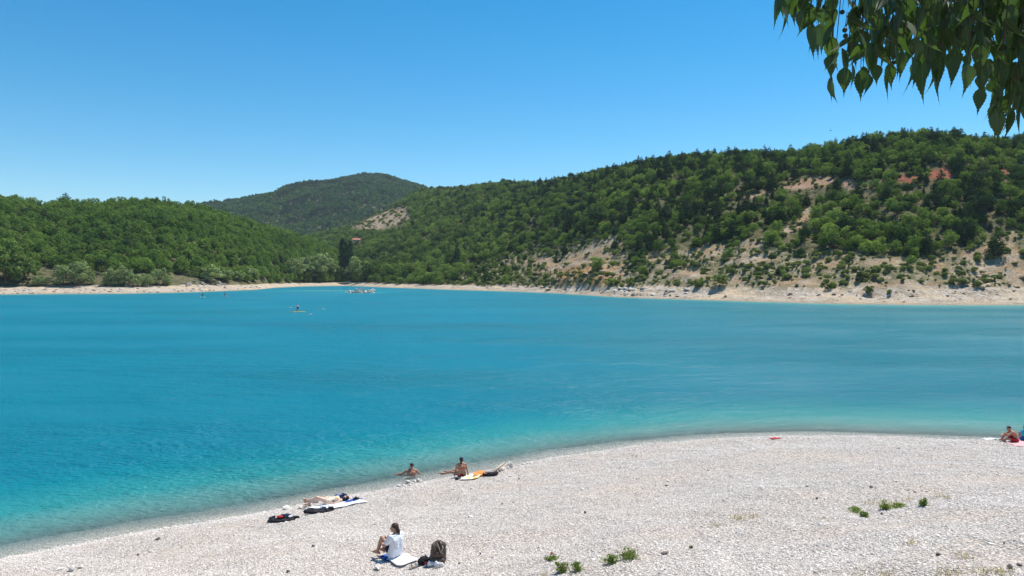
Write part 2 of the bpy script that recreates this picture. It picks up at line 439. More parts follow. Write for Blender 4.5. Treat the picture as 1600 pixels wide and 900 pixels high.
def water_material():
    a = NT('lake_water'); g = a.n('NewGeometry').outputs['Position']
    dep = a.attr('depth')
    # suspended chalk makes the water body itself turquoise: how much of the bed shows falls with depth
    fac = a.math('SUBTRACT', 1.0, a.math('POWER', 2.718, a.math('MULTIPLY', dep, -2.3)), clamp=True)
    body = a.ramp(a.rng(dep, 0.0, 4.0), [(0.0, (0.32, 0.40, 0.39)), (0.10, (0.14, 0.33, 0.31)), (0.28, (0.026, 0.245, 0.255)), (0.60, (0.002, 0.188, 0.238)), (1.0, (0.0015, 0.162, 0.232))])
    big = a.noise(a.n('Mapping', Vector=g, Scale=(0.012, 0.03, 1)).outputs[0], 1.0, 3)
    body = a.mul(a.rng(big, 0.42, 0.62, 0, 1), body, (0.82, 0.93, 0.94))
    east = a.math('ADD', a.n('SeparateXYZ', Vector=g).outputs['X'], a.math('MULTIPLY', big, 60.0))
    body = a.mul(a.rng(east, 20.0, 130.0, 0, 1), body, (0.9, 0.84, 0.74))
    # ripples: short wind waves, a longer set, and gust patches that strengthen them
    m1 = a.n('Mapping', Vector=g, Rotation=(0, 0, rad(-18)), Scale=(1.5, 3.4, 1)).outputs[0]
    m2 = a.n('Mapping', Vector=g, Rotation=(0, 0, rad(-32)), Scale=(0.24, 0.50, 1)).outputs[0]
    w1 = a.noise(m1, 1.5, 3, 0.6); w2 = a.noise(m2, 1.0, 3, 0.55)
    gust = a.rng(a.noise(a.n('Mapping', Vector=g, Rotation=(0, 0, rad(-12)), Scale=(0.018, 0.045, 1)).outputs[0], 1.0, 3), 0.40, 0.62, 0.40, 1.05)
    hgt = a.math('MULTIPLY', a.math('ADD', a.math('MULTIPLY', w1, 0.34), a.math('MULTIPLY', w2, 0.95)), gust)
    b = a.n('Bump', Height=hgt, Strength=1.0, Distance=1.0)
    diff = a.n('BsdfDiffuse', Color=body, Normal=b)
    see = a.n('BsdfTransparent', Color=(0.93, 0.98, 0.98))
    base = a.n('MixShader', Fac=fac, i1=see, i2=diff)
    fr = a.n('Fresnel', IOR=1.33, Normal=b)
    gl = a.n('BsdfGlossy', Color=(1, 1, 1), Roughness=0.20, Normal=b)
    f = a.math('MINIMUM', a.math('MULTIPLY', fr, 0.55), 0.42)
    return a.end(a.n('MixShader', Fac=f, i1=base, i2=gl))
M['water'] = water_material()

def set_attr(me, name, arr):
    at = me.attributes.new(name, 'FLOAT', 'POINT'); at.data.foreach_set('value', np.asarray(arr, np.float32).ravel())

def grid_faces(nr, nc):
    i = np.arange(nr * nc).reshape(nr, nc)
    return np.stack([i[:-1, :-1], i[:-1, 1:], i[1:, 1:], i[1:, :-1]], -1).reshape(-1, 4)

# ------------------------------------------------------------------ far shore, hills and the mountain: one sheet
pxs = np.concatenate([np.linspace(-1900, -120, 60), np.arange(-110, 1712, 4.2), np.linspace(1720, 3600, 60)])
nc = len(pxs)
rows = []
Ysh = far_shore_Y(pxs)
for k in np.linspace(-90, 0, 12)[:-1]: rows.append(Ysh + k)
for k in np.linspace(0, 60, 34)[:-1]: rows.append(Ysh + k)
s0 = Ysh + 60
for q in np.linspace(0, 1, 250): rows.append(s0 * (4600 / s0) ** (q ** 1.15))
GY = np.array(rows); GX = (pxs - 800)[None, :] / F * GY
GZ = ground_h(GX, np.maximum(GY, 151))
nr = len(rows)
px_, py_, pale, road, red, sp, spot, beachm, dYm = masks(GX, GY, GZ)
me = mesh_np('hillside', np.stack([GX, GY, GZ], -1).reshape(-1, 3), grid_faces(nr, nc), M['ground'], True)
set_attr(me, 'bare', np.clip(np.maximum(pale, road) + sp * np.clip(spot * 1.6 - 0.35, 0, 1), 0, 1))
set_attr(me, 'red', np.maximum(red, road * 0.30))
set_attr(me, 'sparse', sp * 1.0)
goldm = (1 - sstep(938, 968, px_)) * sstep(862, 880, px_) * sstep(8, 14, dYm) * (1 - sstep(34, 50, dYm)) * (py_ > 398)
set_attr(me, 'gold', goldm)
set_attr(me, 'beach', beachm)
far = link('hillside_terrain', me); tag(far, kind='structure')
TAN = np.maximum.accumulate((GZ - EYE) / GY, axis=0)

# ------------------------------------------------------------------ near shore: the beach and the bank below the camera
bx = np.concatenate([np.linspace(-400, -42, 60), np.arange(-40, 46, 0.22), np.linspace(48, 400, 60)])
def col_rows(x):
    ys = np.interp(x, _gx, _gy)
    return ys
q = np.concatenate([np.linspace(-180, -12, 30), np.linspace(-11, 7, 50), np.linspace(7.3, 27, 100)])
nearY = []
ysb = np.interp(bx, _gx, _gy)
for v in np.linspace(-160, -14, 20): nearY.append(v + 0 * bx)
for t in np.linspace(0, 1, 46)[:-1]: nearY.append(-14 + t * (np.minimum(12, ysb - 8) + 14))
b0 = np.minimum(12, ysb - 8)
for t in np.linspace(0, 1, 150): nearY.append(b0 + t * (ysb + 4 - b0))
for t in np.linspace(0, 1, 26)[1:]: nearY.append(ysb + 4 + t * 46)
NY = np.array(nearY); NX = np.repeat(bx[None, :], len(nearY), 0)
NY = np.maximum.accumulate(NY + np.arange(len(nearY))[:, None] * 1e-4, axis=0)
NZ = near_h(NX, NY)
me = mesh_np('beach', np.stack([NX, NY, NZ], -1).reshape(-1, 3), grid_faces(len(nearY), len(bx)), M['beach'], True)
set_attr(me, 'bank', sstep(3.9, 4.8, NZ + 0.8 * fbm(NX / 2, NY / 2, 3, 301)) * (NY < 15))
beach = link('pebble_beach', me); tag(beach, kind='structure')

# ------------------------------------------------------------------ the lake: water sheet, and a bed far below
wpx = np.concatenate([np.linspace(-3800, -60, 80), np.arange(-50, 1660, 6.0), np.linspace(1670, 5200, 80)])
wY = np.exp(np.linspace(math.log(6.0), math.log(900), 460))
WX = (wpx - 800)[None, :] / F * wY[:, None]; WY = np.repeat(wY[:, None], len(wpx), 1)
WH = np.where(WY < 110, near_h(WX, WY), np.where(WY > 150, far_h(WX, np.maximum(WY, 151)), -14.0))
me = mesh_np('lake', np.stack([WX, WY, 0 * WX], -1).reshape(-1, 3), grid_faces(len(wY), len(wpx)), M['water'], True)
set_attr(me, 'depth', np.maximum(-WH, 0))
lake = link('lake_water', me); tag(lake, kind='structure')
lb = mesh_np('lake_bed', [(-6000, -3000, -14.2), (6000, -3000, -14.2), (6000, 9000, -14.2), (-6000, 9000, -14.2)], [[0, 1, 2, 3]], simple('lake_bed_silt', (0.3, 0.3, 0.27), 0.9))
tag(link('lake_bed', lb), kind='structure')

# ------------------------------------------------------------------ trees: meshes shared between copies
def leaf_cloud(lobes, n, size, rg, up=0.25, aspect=0.62, inner=0.4):
    V = []; 
    for (c, r, wgt) in lobes:
        m = max(3, int(n * wgt))
        d = rg.normal(size=(m, 3)); d /= np.linalg.norm(d, axis=1)[:, None]
        low = d[:, 2] < -0.45
        d[low, 2] *= 0.5
        k = 1 - inner * rg.rand(m) ** 1.6
        p = np.array(c) + d * np.array(r) * k[:, None]
        nn = d + 0.42 * rg.normal(size=(m, 3)) + np.array([0, 0, up]); nn /= np.linalg.norm(nn, axis=1)[:, None]
        t1 = np.cross(nn, rg.normal(size=(m, 3))); t1 /= np.linalg.norm(t1, axis=1)[:, None]
        t2 = np.cross(nn, t1)
        s = size * (0.55 + 0.9 * rg.rand(m))[:, None]
        bend = nn * s * 0.18
        V.append(np.stack([p - t1 * s, p - t2 * s * aspect - bend, p + t1 * s, p + t2 * s * aspect - bend], 1))
    V = np.concatenate(V).reshape(-1, 3)
    return V, np.arange(len(V)).reshape(-1, 4)

def tube_bm(bm, pts, radii, seg=6):
    prev = None
    for i, p in enumerate(pts):
        p = Vector(p)
        d = (Vector(pts[min(i + 1, len(pts) - 1)]) - Vector(pts[max(i - 1, 0)])).normalized()
        a = d.orthogonal().normalized() if prev is None else (pa - d * pa.dot(d)).normalized()
        pa = a; b = d.cross(a)
        ring = [bm.verts.new(p + (a * math.cos(2 * math.pi * k / seg) + b * math.sin(2 * math.pi * k / seg)) * radii[i]) for k in range(seg)]
        if prev:
            for k in range(seg): bm.faces.new((prev[k], prev[(k + 1) % seg], ring[(k + 1) % seg], ring[k]))
        else: bm.faces.new(list(reversed(ring)))
        prev = ring
    bm.faces.new(prev)

def trunk_mesh(name, h, r, tops, rg):
    bm = bmesh.new()
    fork = Vector((0.1 * h * (rg.rand() - .5), 0.1 * h * (rg.rand() - .5), h * 0.5))
    tube_bm(bm, [(0, 0, -0.8), (0, 0, 0.05), tuple(fork * 0.5 + Vector((0.06 * h * (rg.rand() - .5), 0, 0))), tuple(fork)], [r * 1.5, r * 1.15, r * 0.85, r * 0.7])
    for t in tops:
        t = Vector(t); mid = fork.lerp(t, 0.5) + Vector((rg.rand() - .5, rg.rand() - .5, 0.3)) * 0.1 * h
        tube_bm(bm, [tuple(fork - Vector((0, 0, 0.1 * h))), tuple(mid), tuple(t)], [r * 0.55, r * 0.35, r * 0.12], 5)
    return bm_mesh(name, bm, M['bark'])

def broadleaf(name, h, w, nl, n, size, mat, rg, base=0.22, trunk_r=None):
    lobes = []; tops = []
    for i in range(nl):
        a = 2 * math.pi * (i * 0.618 + 0.1 * rg.rand()); z = (i + 0.5) / nl
        rr = w * 0.5 * (0.30 + 0.42 * math.sin(math.pi * (0.18 + 0.72 * z))) * (0.55 + 0.75 * rg.rand()) if i else 0.0
        zc = h * (base + (0.90 - base) * z + 0.10 * (rg.rand() - .5)) if i else h * 0.60
        s = (0.12 + 0.13 * rg.rand()) * w * (1.15 - 0.35 * z)
        if i == 0: s = 0.24 * w
        lobes.append(((rr * math.cos(a), rr * math.sin(a), zc), (s, s, s * 0.78), s * s))
        if i % 3 == 1: tops.append((rr * math.cos(a) * 0.8, rr * math.sin(a) * 0.8, zc))
    tot = sum(l[2] for l in lobes); lobes = [(c, r, k / tot) for c, r, k in lobes]
    V, Fc = leaf_cloud(lobes, n, size, rg)
    return mesh_np(name, V, Fc, M[mat]), trunk_mesh(name + '_trunk', h * 0.8, trunk_r or 0.028 * h, tops, rg)

def pine(name, h, w, n, size, mat, rg, flat=False):
    lobes = []
    L = 9
    for i in range(L):
        z = i / (L - 1)
        rad_ = w * 0.5 * ((1 - z) ** 0.75 * 0.75 + 0.16) if not flat else w * 0.5 * math.sin(math.pi * (0.25 + 0.6 * z))
        zc = h * (0.16 + 0.82 * z) if not flat else h * (0.62 + 0.3 * z)
        k = 5 if z < 0.6 else 3
        for j in range(k):
            a = 2 * math.pi * (j / k + i * 0.37 + 0.12 * rg.rand()); rr = rad_ * (0.45 + 0.35 * rg.rand()) if z < 0.93 else 0
            s = rad_ * (0.42 + 0.2 * rg.rand())
            lobes.append(((rr * math.cos(a), rr * math.sin(a), zc + 0.07 * h * (rg.rand() - .5)), (s * 1.15, s * 1.15, max(s * 0.6, h * 0.07)), s * s + 0.02))
    tot = sum(l[2] for l in lobes); lobes = [(c, r, k / tot) for c, r, k in lobes]
    V, Fc = leaf_cloud(lobes, n, size, rg, up=0.1, aspect=0.4, inner=0.55)
    bm = bmesh.new()
    tube_bm(bm, [(0, 0, -0.8), (0, 0, 0.2), (0.02 * h, 0, h * 0.45), (0, 0, h * 0.93)], [0.03 * h, 0.024 * h, 0.016 * h, 0.004 * h])
    if flat:
        for j in range(5):
            a = j * 1.256; tube_bm(bm, [(0.02 * h, 0, h * 0.45), (math.cos(a) * w * 0.18, math.sin(a) * w * 0.18, h * 0.6), (math.cos(a) * w * 0.34, math.sin(a) * w * 0.34, h * 0.76)], [0.013 * h, 0.009 * h, 0.003 * h], 5)
    return mesh_np(name, V, Fc, M[mat]), bm_mesh(name + '_trunk', bm, M['bark'])

def joined(name, crown, trunk):
    me = bpy.data.meshes.new(name)
    bm = bmesh.new(); bm.from_mesh(crown); k = len(bm.faces); bm.from_mesh(trunk)
    bm.faces.ensure_lookup_table()
    for f in bm.faces[k:]: f.material_index = 1
    bm.to_mesh(me); bm.free()
    me.materials.append(crown.materials[0]); me.materials.append(M['bark'])
    return me

rg = np.random.RandomState(3)
PRO = {'oak': [], 'oak_dark': [], 'pine': [], 'shrub': []}
for i in range(6): PRO['oak'].append(broadleaf('oak_crown', 6.2 + 1.2 * rg.rand(), 6.6 + rg.rand(), 15 + rg.randint(5), 1500, 0.27, 'oak', rg, base=0.18))
for i in range(5): PRO['oak_dark'].append(broadleaf('dark_oak_crown', 6.6 + 1.2 * rg.rand(), 6.8 + rg.rand(), 15 + rg.randint(5), 1500, 0.27, 'oak_dark', rg, base=0.15))
for i in range(4): PRO['pine'].append(pine('pine_crown', 7.6 + 1.4 * rg.rand(), 5.2 + rg.rand(), 2200, 0.27, 'pine', rg))
PRO['pine'].append(pine('round_pine_crown', 8.0, 6.2, 1500, 0.28, 'pine', rg, flat=True))
for i in range(5):
    lob = [((0.5 * (rg.rand() - .5) * 2.0, 1.0 * (rg.rand() - .5), 0.25 + 0.65 * rg.rand()), (0.5 + 0.2 * rg.rand(),) * 2 + (0.42,), 0.14) for _ in range(7)]
    V, Fc = leaf_cloud(lob, 620, 0.13, rg)
    PRO['shrub'].append((mesh_np('shrub', V, Fc, M['shrub']), None))

# ------------------------------------------------------------------ where the hillside trees stand
def jitter_grid(x0, x1, y0, y1, c):
    xs = np.arange(x0, x1, c); ys = np.arange(y0, y1, c)
    X, Y = np.meshgrid(xs, ys)
    X = X + (N.rand(*X.shape) - 0.5) * c * 0.95 + (np.arange(len(ys)) % 2)[:, None] * c * 0.5; Y = Y + (N.rand(*Y.shape) - 0.5) * c * 0.95
    return X.ravel(), Y.ravel()
def seen(X, Y, Z, top):
    px = 800 + F * X / Y
    ci = np.clip(np.searchsorted(pxs, px), 1, nc - 1)
    out = np.zeros(len(X), bool)
    order = np.argsort(ci)
    for c in np.unique(ci):
        m = np.where(ci == c)[0]
        r = np.clip(np.searchsorted(GY[:, c], Y[m] - 6) - 1, 0, nr - 1)
        out[m] = (Z[m] + top + 2.0 - EYE) / Y[m] > TAN[r, c]
    return out
trees = {'oak': [], 'oak_dark': [], 'pine': [], 'shrub': []}
def scatter(c, kind_fn):
    X, Y = jitter_grid(-620, 1000, 190, 1300, c)
    px = 800 + F * X / Y
    m = (px > -130) & (px < 1730); X, Y, px = X[m], Y[m], px[m]
    Z = far_h(X, Y)
    m = Z > 1.0; X, Y, Z = X[m], Y[m], Z[m]
    m = seen(X, Y, Z, 8); X, Y, Z = X[m], Y[m], Z[m]
    kind_fn(X, Y, Z)
def forest_fn(X, Y, Z):
    px, py, pale, road, red, sp, spot, bch, dY = masks(X, Y, Z)
    r = N.rand(len(X)); r2 = N.rand(len(X))
    o2 = masks(X, Y, Z + 3.6); o3 = masks(X, Y, Z + 6.2)
    open_ = bch
    open_ = open_ | ((np.abs(px - 558) < 9) & (np.abs(py - 378) < 7))
    for o_ in ((0, 0, pale, road, red), o2, o3): open_ = open_ | (o_[2] > 0) | (o_[3] > 0) | (o_[4] > 0)
    pinep = np.clip(sstep(560, 900, px) * (0.16 + 2.4 * np.maximum(0, fbm(X / 45, Y / 45, 3, 401))), 0.015, 0.75)
    topz = np.clip((Z - 55) / 60, 0, 1)
    pinep = np.clip(pinep + 0.12 * topz * (px > 700), 0, 0.8)
    keep = np.where(sp > 0, r < np.clip(0.22 - 0.45 * spot + 0.75 * sstep(35, 105, dY + 50 * fbm(X / 16, Y / 16, 3, 431)), 0.02, 0.95), True)
    isp = r2 < np.where(sp > 0, 0.30, pinep)
    left = (px < 560) & (Y < 820)
    r4 = N.rand(len(X)); gap = np.clip(0.90 + 1.5 * fbm(X / 13, Y / 13, 3, 443), 0.25, 1.0) * np.interp(px, [600, 900], [1, 0.92])
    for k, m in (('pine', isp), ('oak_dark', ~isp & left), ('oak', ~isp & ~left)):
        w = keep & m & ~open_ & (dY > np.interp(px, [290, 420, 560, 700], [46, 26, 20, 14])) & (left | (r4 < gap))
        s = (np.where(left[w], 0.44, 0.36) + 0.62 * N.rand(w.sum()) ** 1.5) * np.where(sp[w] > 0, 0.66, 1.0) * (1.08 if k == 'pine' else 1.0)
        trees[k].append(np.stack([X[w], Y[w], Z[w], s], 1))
scatter(4.0, forest_fn)
def shrub_fn(X, Y, Z):
    px, py, pale, road, red, sp, spot, bch, dY = masks(X, Y, Z)
    r = N.rand(len(X))
    p = np.where(sp > 0, np.clip(1.05 - 1.0 * spot, 0.06, 1), np.where(px > 600, 0.22, 0.0))
    p = np.where((pale > 0) | (road > 0), 0.34, p); p = np.where(red > 0, 0.05, p)
    p = np.where(bch, np.where((Z > 2.6) & (px > 600), 0.06, 0.0), p)
    p = p * (0.5 + 1.6 * np.clip(0.5 + fbm(X / 7, Y / 7, 2, 409) * 2, 0, 1))
    m = (r < p * np.where(Y > 700, 0.16, 1)) & (Y < 1300)
    s = 0.35 + 1.5 * N.rand(m.sum()) ** 2.6; s = s * np.where(Y[m] > 700, 1.9, 1.0)
    trees['shrub'].append(np.stack([X[m], Y[m], Z[m], s], 1))
scatter(2.1, shrub_fn)

# one object per kind for what lies past the first 300; the 300 that show largest are things
def scatter_object(name, pts, protos, mat_pts=None, sink=0.15, label=None):
    lib = bpy.data.collections.new(name + '_shapes')
    for i, me in enumerate(protos):
        lib.objects.link(bpy.data.objects.new('%s_shape_%02d' % (name, i), me))
    n = len(pts)
    me = bpy.data.meshes.new(name); me.vertices.add(n)
    co = pts[:, :3].copy(); co[:, 2] -= sink
    me.vertices.foreach_set('co', co.astype(np.float32).ravel())
    set_attr(me, 'sc', pts[:, 3]); set_attr(me, 'rz', N.rand(n) * 6.283)
    set_attr(me, 'sy', pts[:, 3] * (0.8 + 0.4 * N.rand(n))); set_attr(me, 'sz', pts[:, 3] * (0.75 + 0.55 * N.rand(n)))
    a = me.attributes.new('pick', 'INT', 'POINT'); a.data.foreach_set('value', N.randint(0, len(protos), n).astype(np.int32))
    o = link(name, me); tag(o, label=label, kind='stuff')
    ng = bpy.data.node_groups.new(name + '_nodes', 'GeometryNodeTree')
    ng.interface.new_socket('Geometry', in_out='INPUT', socket_type='NodeSocketGeometry')
    ng.interface.new_socket('Geometry', in_out='OUTPUT', socket_type='NodeSocketGeometry')
    nn = ng.nodes; L = ng.links.new
    gi = nn.new('NodeGroupInput'); go = nn.new('NodeGroupOutput')
    ci = nn.new('GeometryNodeCollectionInfo'); ci.inputs['Collection'].default_value = lib
    ci.inputs['Separate Children'].default_value = True; ci.inputs['Reset Children'].default_value = True
    ip = nn.new('GeometryNodeInstanceOnPoints'); ip.inputs['Pick Instance'].default_value = True
    def na(nm, ty):
        x = nn.new('GeometryNodeInputNamedAttribute'); x.data_type = ty; x.inputs['Name'].default_value = nm; return x.outputs['Attribute']
    L(gi.outputs[0], ip.inputs['Points']); L(ci.outputs[0], ip.inputs['Instance'])
    L(na('pick', 'INT'), ip.inputs['Instance Index'])
    cx = nn.new('ShaderNodeCombineXYZ'); L(na('rz', 'FLOAT'), cx.inputs['Z'])
    er = nn.new('FunctionNodeEulerToRotation'); L(cx.outputs[0], er.inputs[0]); L(er.outputs[0], ip.inputs['Rotation'])
    cs = nn.new('ShaderNodeCombineXYZ')
    L(na('sc', 'FLOAT'), cs.inputs['X']); L(na('sy', 'FLOAT'), cs.inputs['Y']); L(na('sz', 'FLOAT'), cs.inputs['Z'])
    L(cs.outputs[0], ip.inputs['Scale'])
    L(ip.outputs[0], go.inputs[0])
    md = o.modifiers.new('scatter', 'NODES'); md.node_group = ng
    return o

# the mountain's wood, a far mass
X, Y = jitter_grid(-1600, 1400, 1300, 2750, 10.0)
px = 800 + F * X / Y; m = (px > -60) & (px < 1660); X, Y = X[m], Y[m]
Z = far_h(X, Y); m = seen(X, Y, Z, 9); X, Y, Z = X[m], Y[m], Z[m]
mt = []
for i in range(4):
    cr, _t = broadleaf('far_crown', 8.5, 11.5, 10, 420, 0.8, 'mtn', rg, base=0.0)
    mt.append(cr)
scatter_object('mountain_wood', np.stack([X, Y, Z, 0.75 + 0.5 * N.rand(len(X))], 1), mt, sink=1.0)

LANDMARKS = [('the poplars', 540, 392), ('the pale scree', 598, 340), ('the gold bluff', 900, 420), ('the round umbrella pine', 932, 340), ('the red road cut', 1422, 278), ('the tan road cut', 1290, 288),
             ('the tan gully', 1248, 344), ('the white rock slabs', 1030, 450), ('the brown cave bluff', 1540, 430), ('the tall crest pine', 104, 308), ('the grey boulder bank', 320, 436), ('the twin willows', 118, 425),
             ('the big left willow', 25, 405), ('the crest saddle', 700, 292), ('the pine knoll', 1190, 236), ('the skyline fir', 1488, 202), ('the bare brown slope', 960, 385), ('the low shore bush', 1125, 436),
             ('the last shore willow', 262, 432), ('the valley house', 557, 374), ('the crest dip', 60, 320), ('the left hill summit', 235, 316), ('the left hill shoulder', 390, 345), ('the wooded valley mouth', 470, 410),
             ('the middle ridge', 820, 300), ('the mid slope wood', 760, 350), ('the hill crown', 1400, 206), ('the dark pine stand', 1210, 330), ('the upper terrace', 1100, 300), ('the open garrigue', 1330, 400),
             ('the left wood centre', 180, 370), ('the green hollow', 320, 390), ('the right crest', 1560, 212), ('the right gully', 1570, 385), ('the oak bench', 1380, 340), ('the long crest', 1000, 255), ('the lower wood', 660, 395)]
def where_words(x, y, z):
    px, py = project(np.array([x]), np.array([y]), np.array([z + 3])); px, py = float(px[0]), float(py[0])
    best = min(LANDMARKS, key=lambda l: math.hypot(px - l[1], (py - l[2]) * 1.6))
    dx, dy = px - best[1], (py - best[2]) * 1.6
    d = math.hypot(dx, dy)
    a = math.degrees(math.atan2(-dy, dx)) % 360
    side = ['right of', 'upslope and right of', 'straight above', 'upslope and left of', 'left of', 'downslope and left of', 'straight below', 'downslope and right of'][int(((a + 22.5) % 360) // 45)]
    return ('hard by and ' if d < 24 else '' if d < 60 else 'some way ') + side + ' ' + best[0]
LAB = {'oak': ('bright green oak tree', 'oak_tree', 'oak tree', 'green oaks on the right hillside'), 'oak_dark': ('deep green oak tree', 'oak_tree', 'oak tree', 'deep green oaks on the left hillside'),
       'pine': ('dark pine tree', 'pine_tree', 'pine tree', 'dark pines on the hillsides'), 'shrub': ('low grey green shrub', 'scrub_bush', 'shrub', 'scrub bushes on the bare slope')}
LIMIT = {'oak': 160, 'oak_dark': 130, 'pine': 290, 'shrub': 285}
NEED_TALL = []
for k in ('oak', 'oak_dark', 'pine', 'shrub'):
    P = np.concatenate(trees[k])
    size = P[:, 3] / P[:, 1]
    ppx, ppy = project(P[:, 0], P[:, 1], P[:, 2])
    size = np.where((ppx > 5) & (ppx < 1595), size, 0)
    o = np.argsort(-size); top, rest = P[o[:LIMIT[k]]], P[o[LIMIT[k]:]]
    lb, nm, cat, grp = LAB[k]
    for (x, y, z, s) in top:
        cr, tr = PRO[k][R.randrange(len(PRO[k]))]
        lab = '%s%s %s' % ('small ' if s < 0.7 else 'tall ' if s > 1.12 else '', lb, where_words(x, y, z))
        if tr is None:
            tag(link(nm, cr, None, (x, y, z - 0.15), (0, 0, R.random() * 6.28), s), '%s%s %s' % ('broad ' if s > 1.15 else 'small ' if s < 0.8 else '', lb, where_words(x, y, z)), cat, grp)
        else:
            e = empty(nm, (x, y, z - 0.15), R.random() * 6.28, lab, cat, grp); e.scale = (s, s * R.uniform(.8, 1.2), s * R.uniform(.78, 1.28))
            link('trunk', tr, e); link('crown', cr, e)
    pm = [joined(k + '_tree_shape', c, t) if t else c for c, t in PRO[k]]
    scatter_object({'oak': 'oak_wood', 'oak_dark': 'hillside_wood', 'pine': 'pine_wood', 'shrub': 'hillside_scrub_vegetation'}[k], rest, pm)
    print('TREES', k, len(P))

# ------------------------------------------------------------------ trees on the far shore, one by one
def on_shore(px, py):
    """a point on the far ground seen at this pixel"""
    return ground_at(px, py, 180)
willow = [broadleaf('willow_crown', 7.0, 7.4, 15, 2600, 0.22, 'willow', rg, base=0.20, trunk_r=0.17) for _ in range(5)]
round_oak = [broadleaf('grove_crown', 9.0, 8.6, 18, 2800, 0.27, 'oak', rg, base=0.12, trunk_r=0.2) for _ in range(3)]
poplar_v, poplar_f = leaf_cloud([((0.25 * math.sin(i * 2.1), 0.25 * math.cos(i * 1.7), 1.8 + i * 1.0), (1.15 * math.sin(0.35 + i * 0.17) + 0.25,) * 2 + (0.95,), 0.07) for i in range(15)], 2600, 0.26, rg)
poplar = (mesh_np('poplar_crown', poplar_v, poplar_f, M['poplar']), trunk_mesh('poplar_trunk', 12.0, 0.22, [(0, 0, 11)], rg))
def plant_tree(nm, cat, lab, grp, proto, px, py_base, h_px, h0, wide=1.0, dz=0.2):
    p = on_shore(px, py_base)
    s = h_px * p.y / F / h0
    e = empty(nm, (p.x, p.y, p.z - dz), R.random() * 6.28, lab, cat, grp)
    e.scale = (s * wide, s * wide, s)
    link('trunk', proto[1], e); link('crown', proto[0], e)
    return e
WIL = [(58, 447, 17, 1.0, 'small pale willow right of the big left willow on the bare shore'), (72, 446, 15, 1.1, 'small pale willow with its trunk in the stones, left of the twin willows'),
       (100, 447, 32, 1.0, 'left one of the twin grey green willows on the left shore'), (122, 446, 42, 1.0, 'right and taller one of the twin grey green willows'), (142, 444, 17, 0.9, 'little willow leaning against the twin willows'),
       (166, 447, 14, 1.0, 'tiny willow starting the row in the middle of the left shore'), (181, 448, 13, 1.1, 'low willow second in the row on the left shore'), (176, 445, 28, 0.9, 'rounded willow standing behind the low pair'),
       (195, 446, 30, 1.0, 'upright willow in the middle of the left shore row'), (208, 448, 24, 1.1, 'broad pale willow at the water side of the row'), (230, 448, 22, 1.0, 'pale willow opening the second clump on the left shore'),
       (249, 446, 28, 0.95, 'dark stemmed willow of the second clump'), (262, 446, 16, 1.0, 'last small willow right of the second clump'), (330, 442, 28, 1.2, 'round willow above the grey boulder bank'),
       (352, 440, 22, 1.0, 'willow just right of the grey boulder bank'), (372, 439, 18, 1.1, 'low willow halfway to the cove'), (392, 438, 22, 1.1, 'willow near the bend of the cove'), (410, 437, 20, 1.0, 'willow at the left bend of the cove'),
       (461, 437, 34, 1.0, 'tall willow at the back left of the cove'), (478, 437, 40, 1.0, 'tallest grey willow at the back of the cove'), (500, 437, 46, 1.0, 'broad willow at the back middle of the cove'),
       (517, 437, 34, 0.9, 'willow left of the poplars by the cove'), (530, 437, 22, 1.0, 'low willow under the poplars'), (560, 436, 34, 1.1, 'willow right of the poplars by the boat'), (552, 438, 14, 1.3, 'low bush willow behind the beached boat')]
for px, pb, h, w, lab in WIL: plant_tree('willow_tree', 'willow', lab, 'willows along the far shore', willow[R.randrange(5)], px, pb, h, 7.0, w)
GRO = [(8, 440, 66, 1.0, 'big light green tree cut by the left edge'), (34, 441, 52, 1.1, 'big left willow like tree over its own shadow'), (-14, 442, 60, 1.0, 'light green tree mostly outside the left edge'), (583, 437, 32, 1.25, 'yellow green tree right of the cove'),
       (610, 437, 28, 1.3, 'wide tree over the right end of the cove'), (640, 437, 30, 1.2, 'wide tree where the tan bank begins'), (932, 362, 34, 1.0, None), (1125, 446, 20, 1.3, 'round green bush tree above the ochre shore'),
       (932, 424, 24, 1.1, 'bright green bush on top of the gold bluff'), (954, 447, 15, 1.2, 'round green bush between the bluff and white rocks'), (1358, 459, 15, 1.1, 'small round tree alone on the bare right shore'),
       (1295, 453, 12, 1.2, 'low olive bush left of the lone shore tree'), (690, 442, 13, 1.0, 'first small green tree on the tan bank'), (712, 441, 18, 1.2, 'second small green tree on the tan bank'), (762, 442, 17, 1.1, 'third small green tree on the tan bank'),
       (790, 442, 15, 1.0, 'fourth small green tree on the tan bank'), (742, 440, 13, 1.2, 'low bush between the small trees on the tan bank')]
for px, pb, h, w, lab in GRO:
    if lab is None:
        e = plant_tree('umbrella_pine', 'pine tree', 'round headed umbrella pine on a bare trunk above the bluff', None, PRO['pine'][4], px, pb, h, 8.0, w)
    else: plant_tree('broadleaf_tree', 'tree', lab, 'single green trees near the far waterline', round_oak[R.randrange(3)], px, pb, h, 9.0, w)
for px, pb, h, lab in ((535, 436, 68, 'tall dark poplar, left one of the group by the cove'), (541, 436, 62, 'dark poplar in the middle of the group by the cove'), (548, 436, 64, 'slim dark poplar, right one of the group by the cove')):
    plant_tree('poplar_tree', 'poplar', lab, 'dark poplars by the cove', poplar, px, pb, h, 17.5, 1.15)
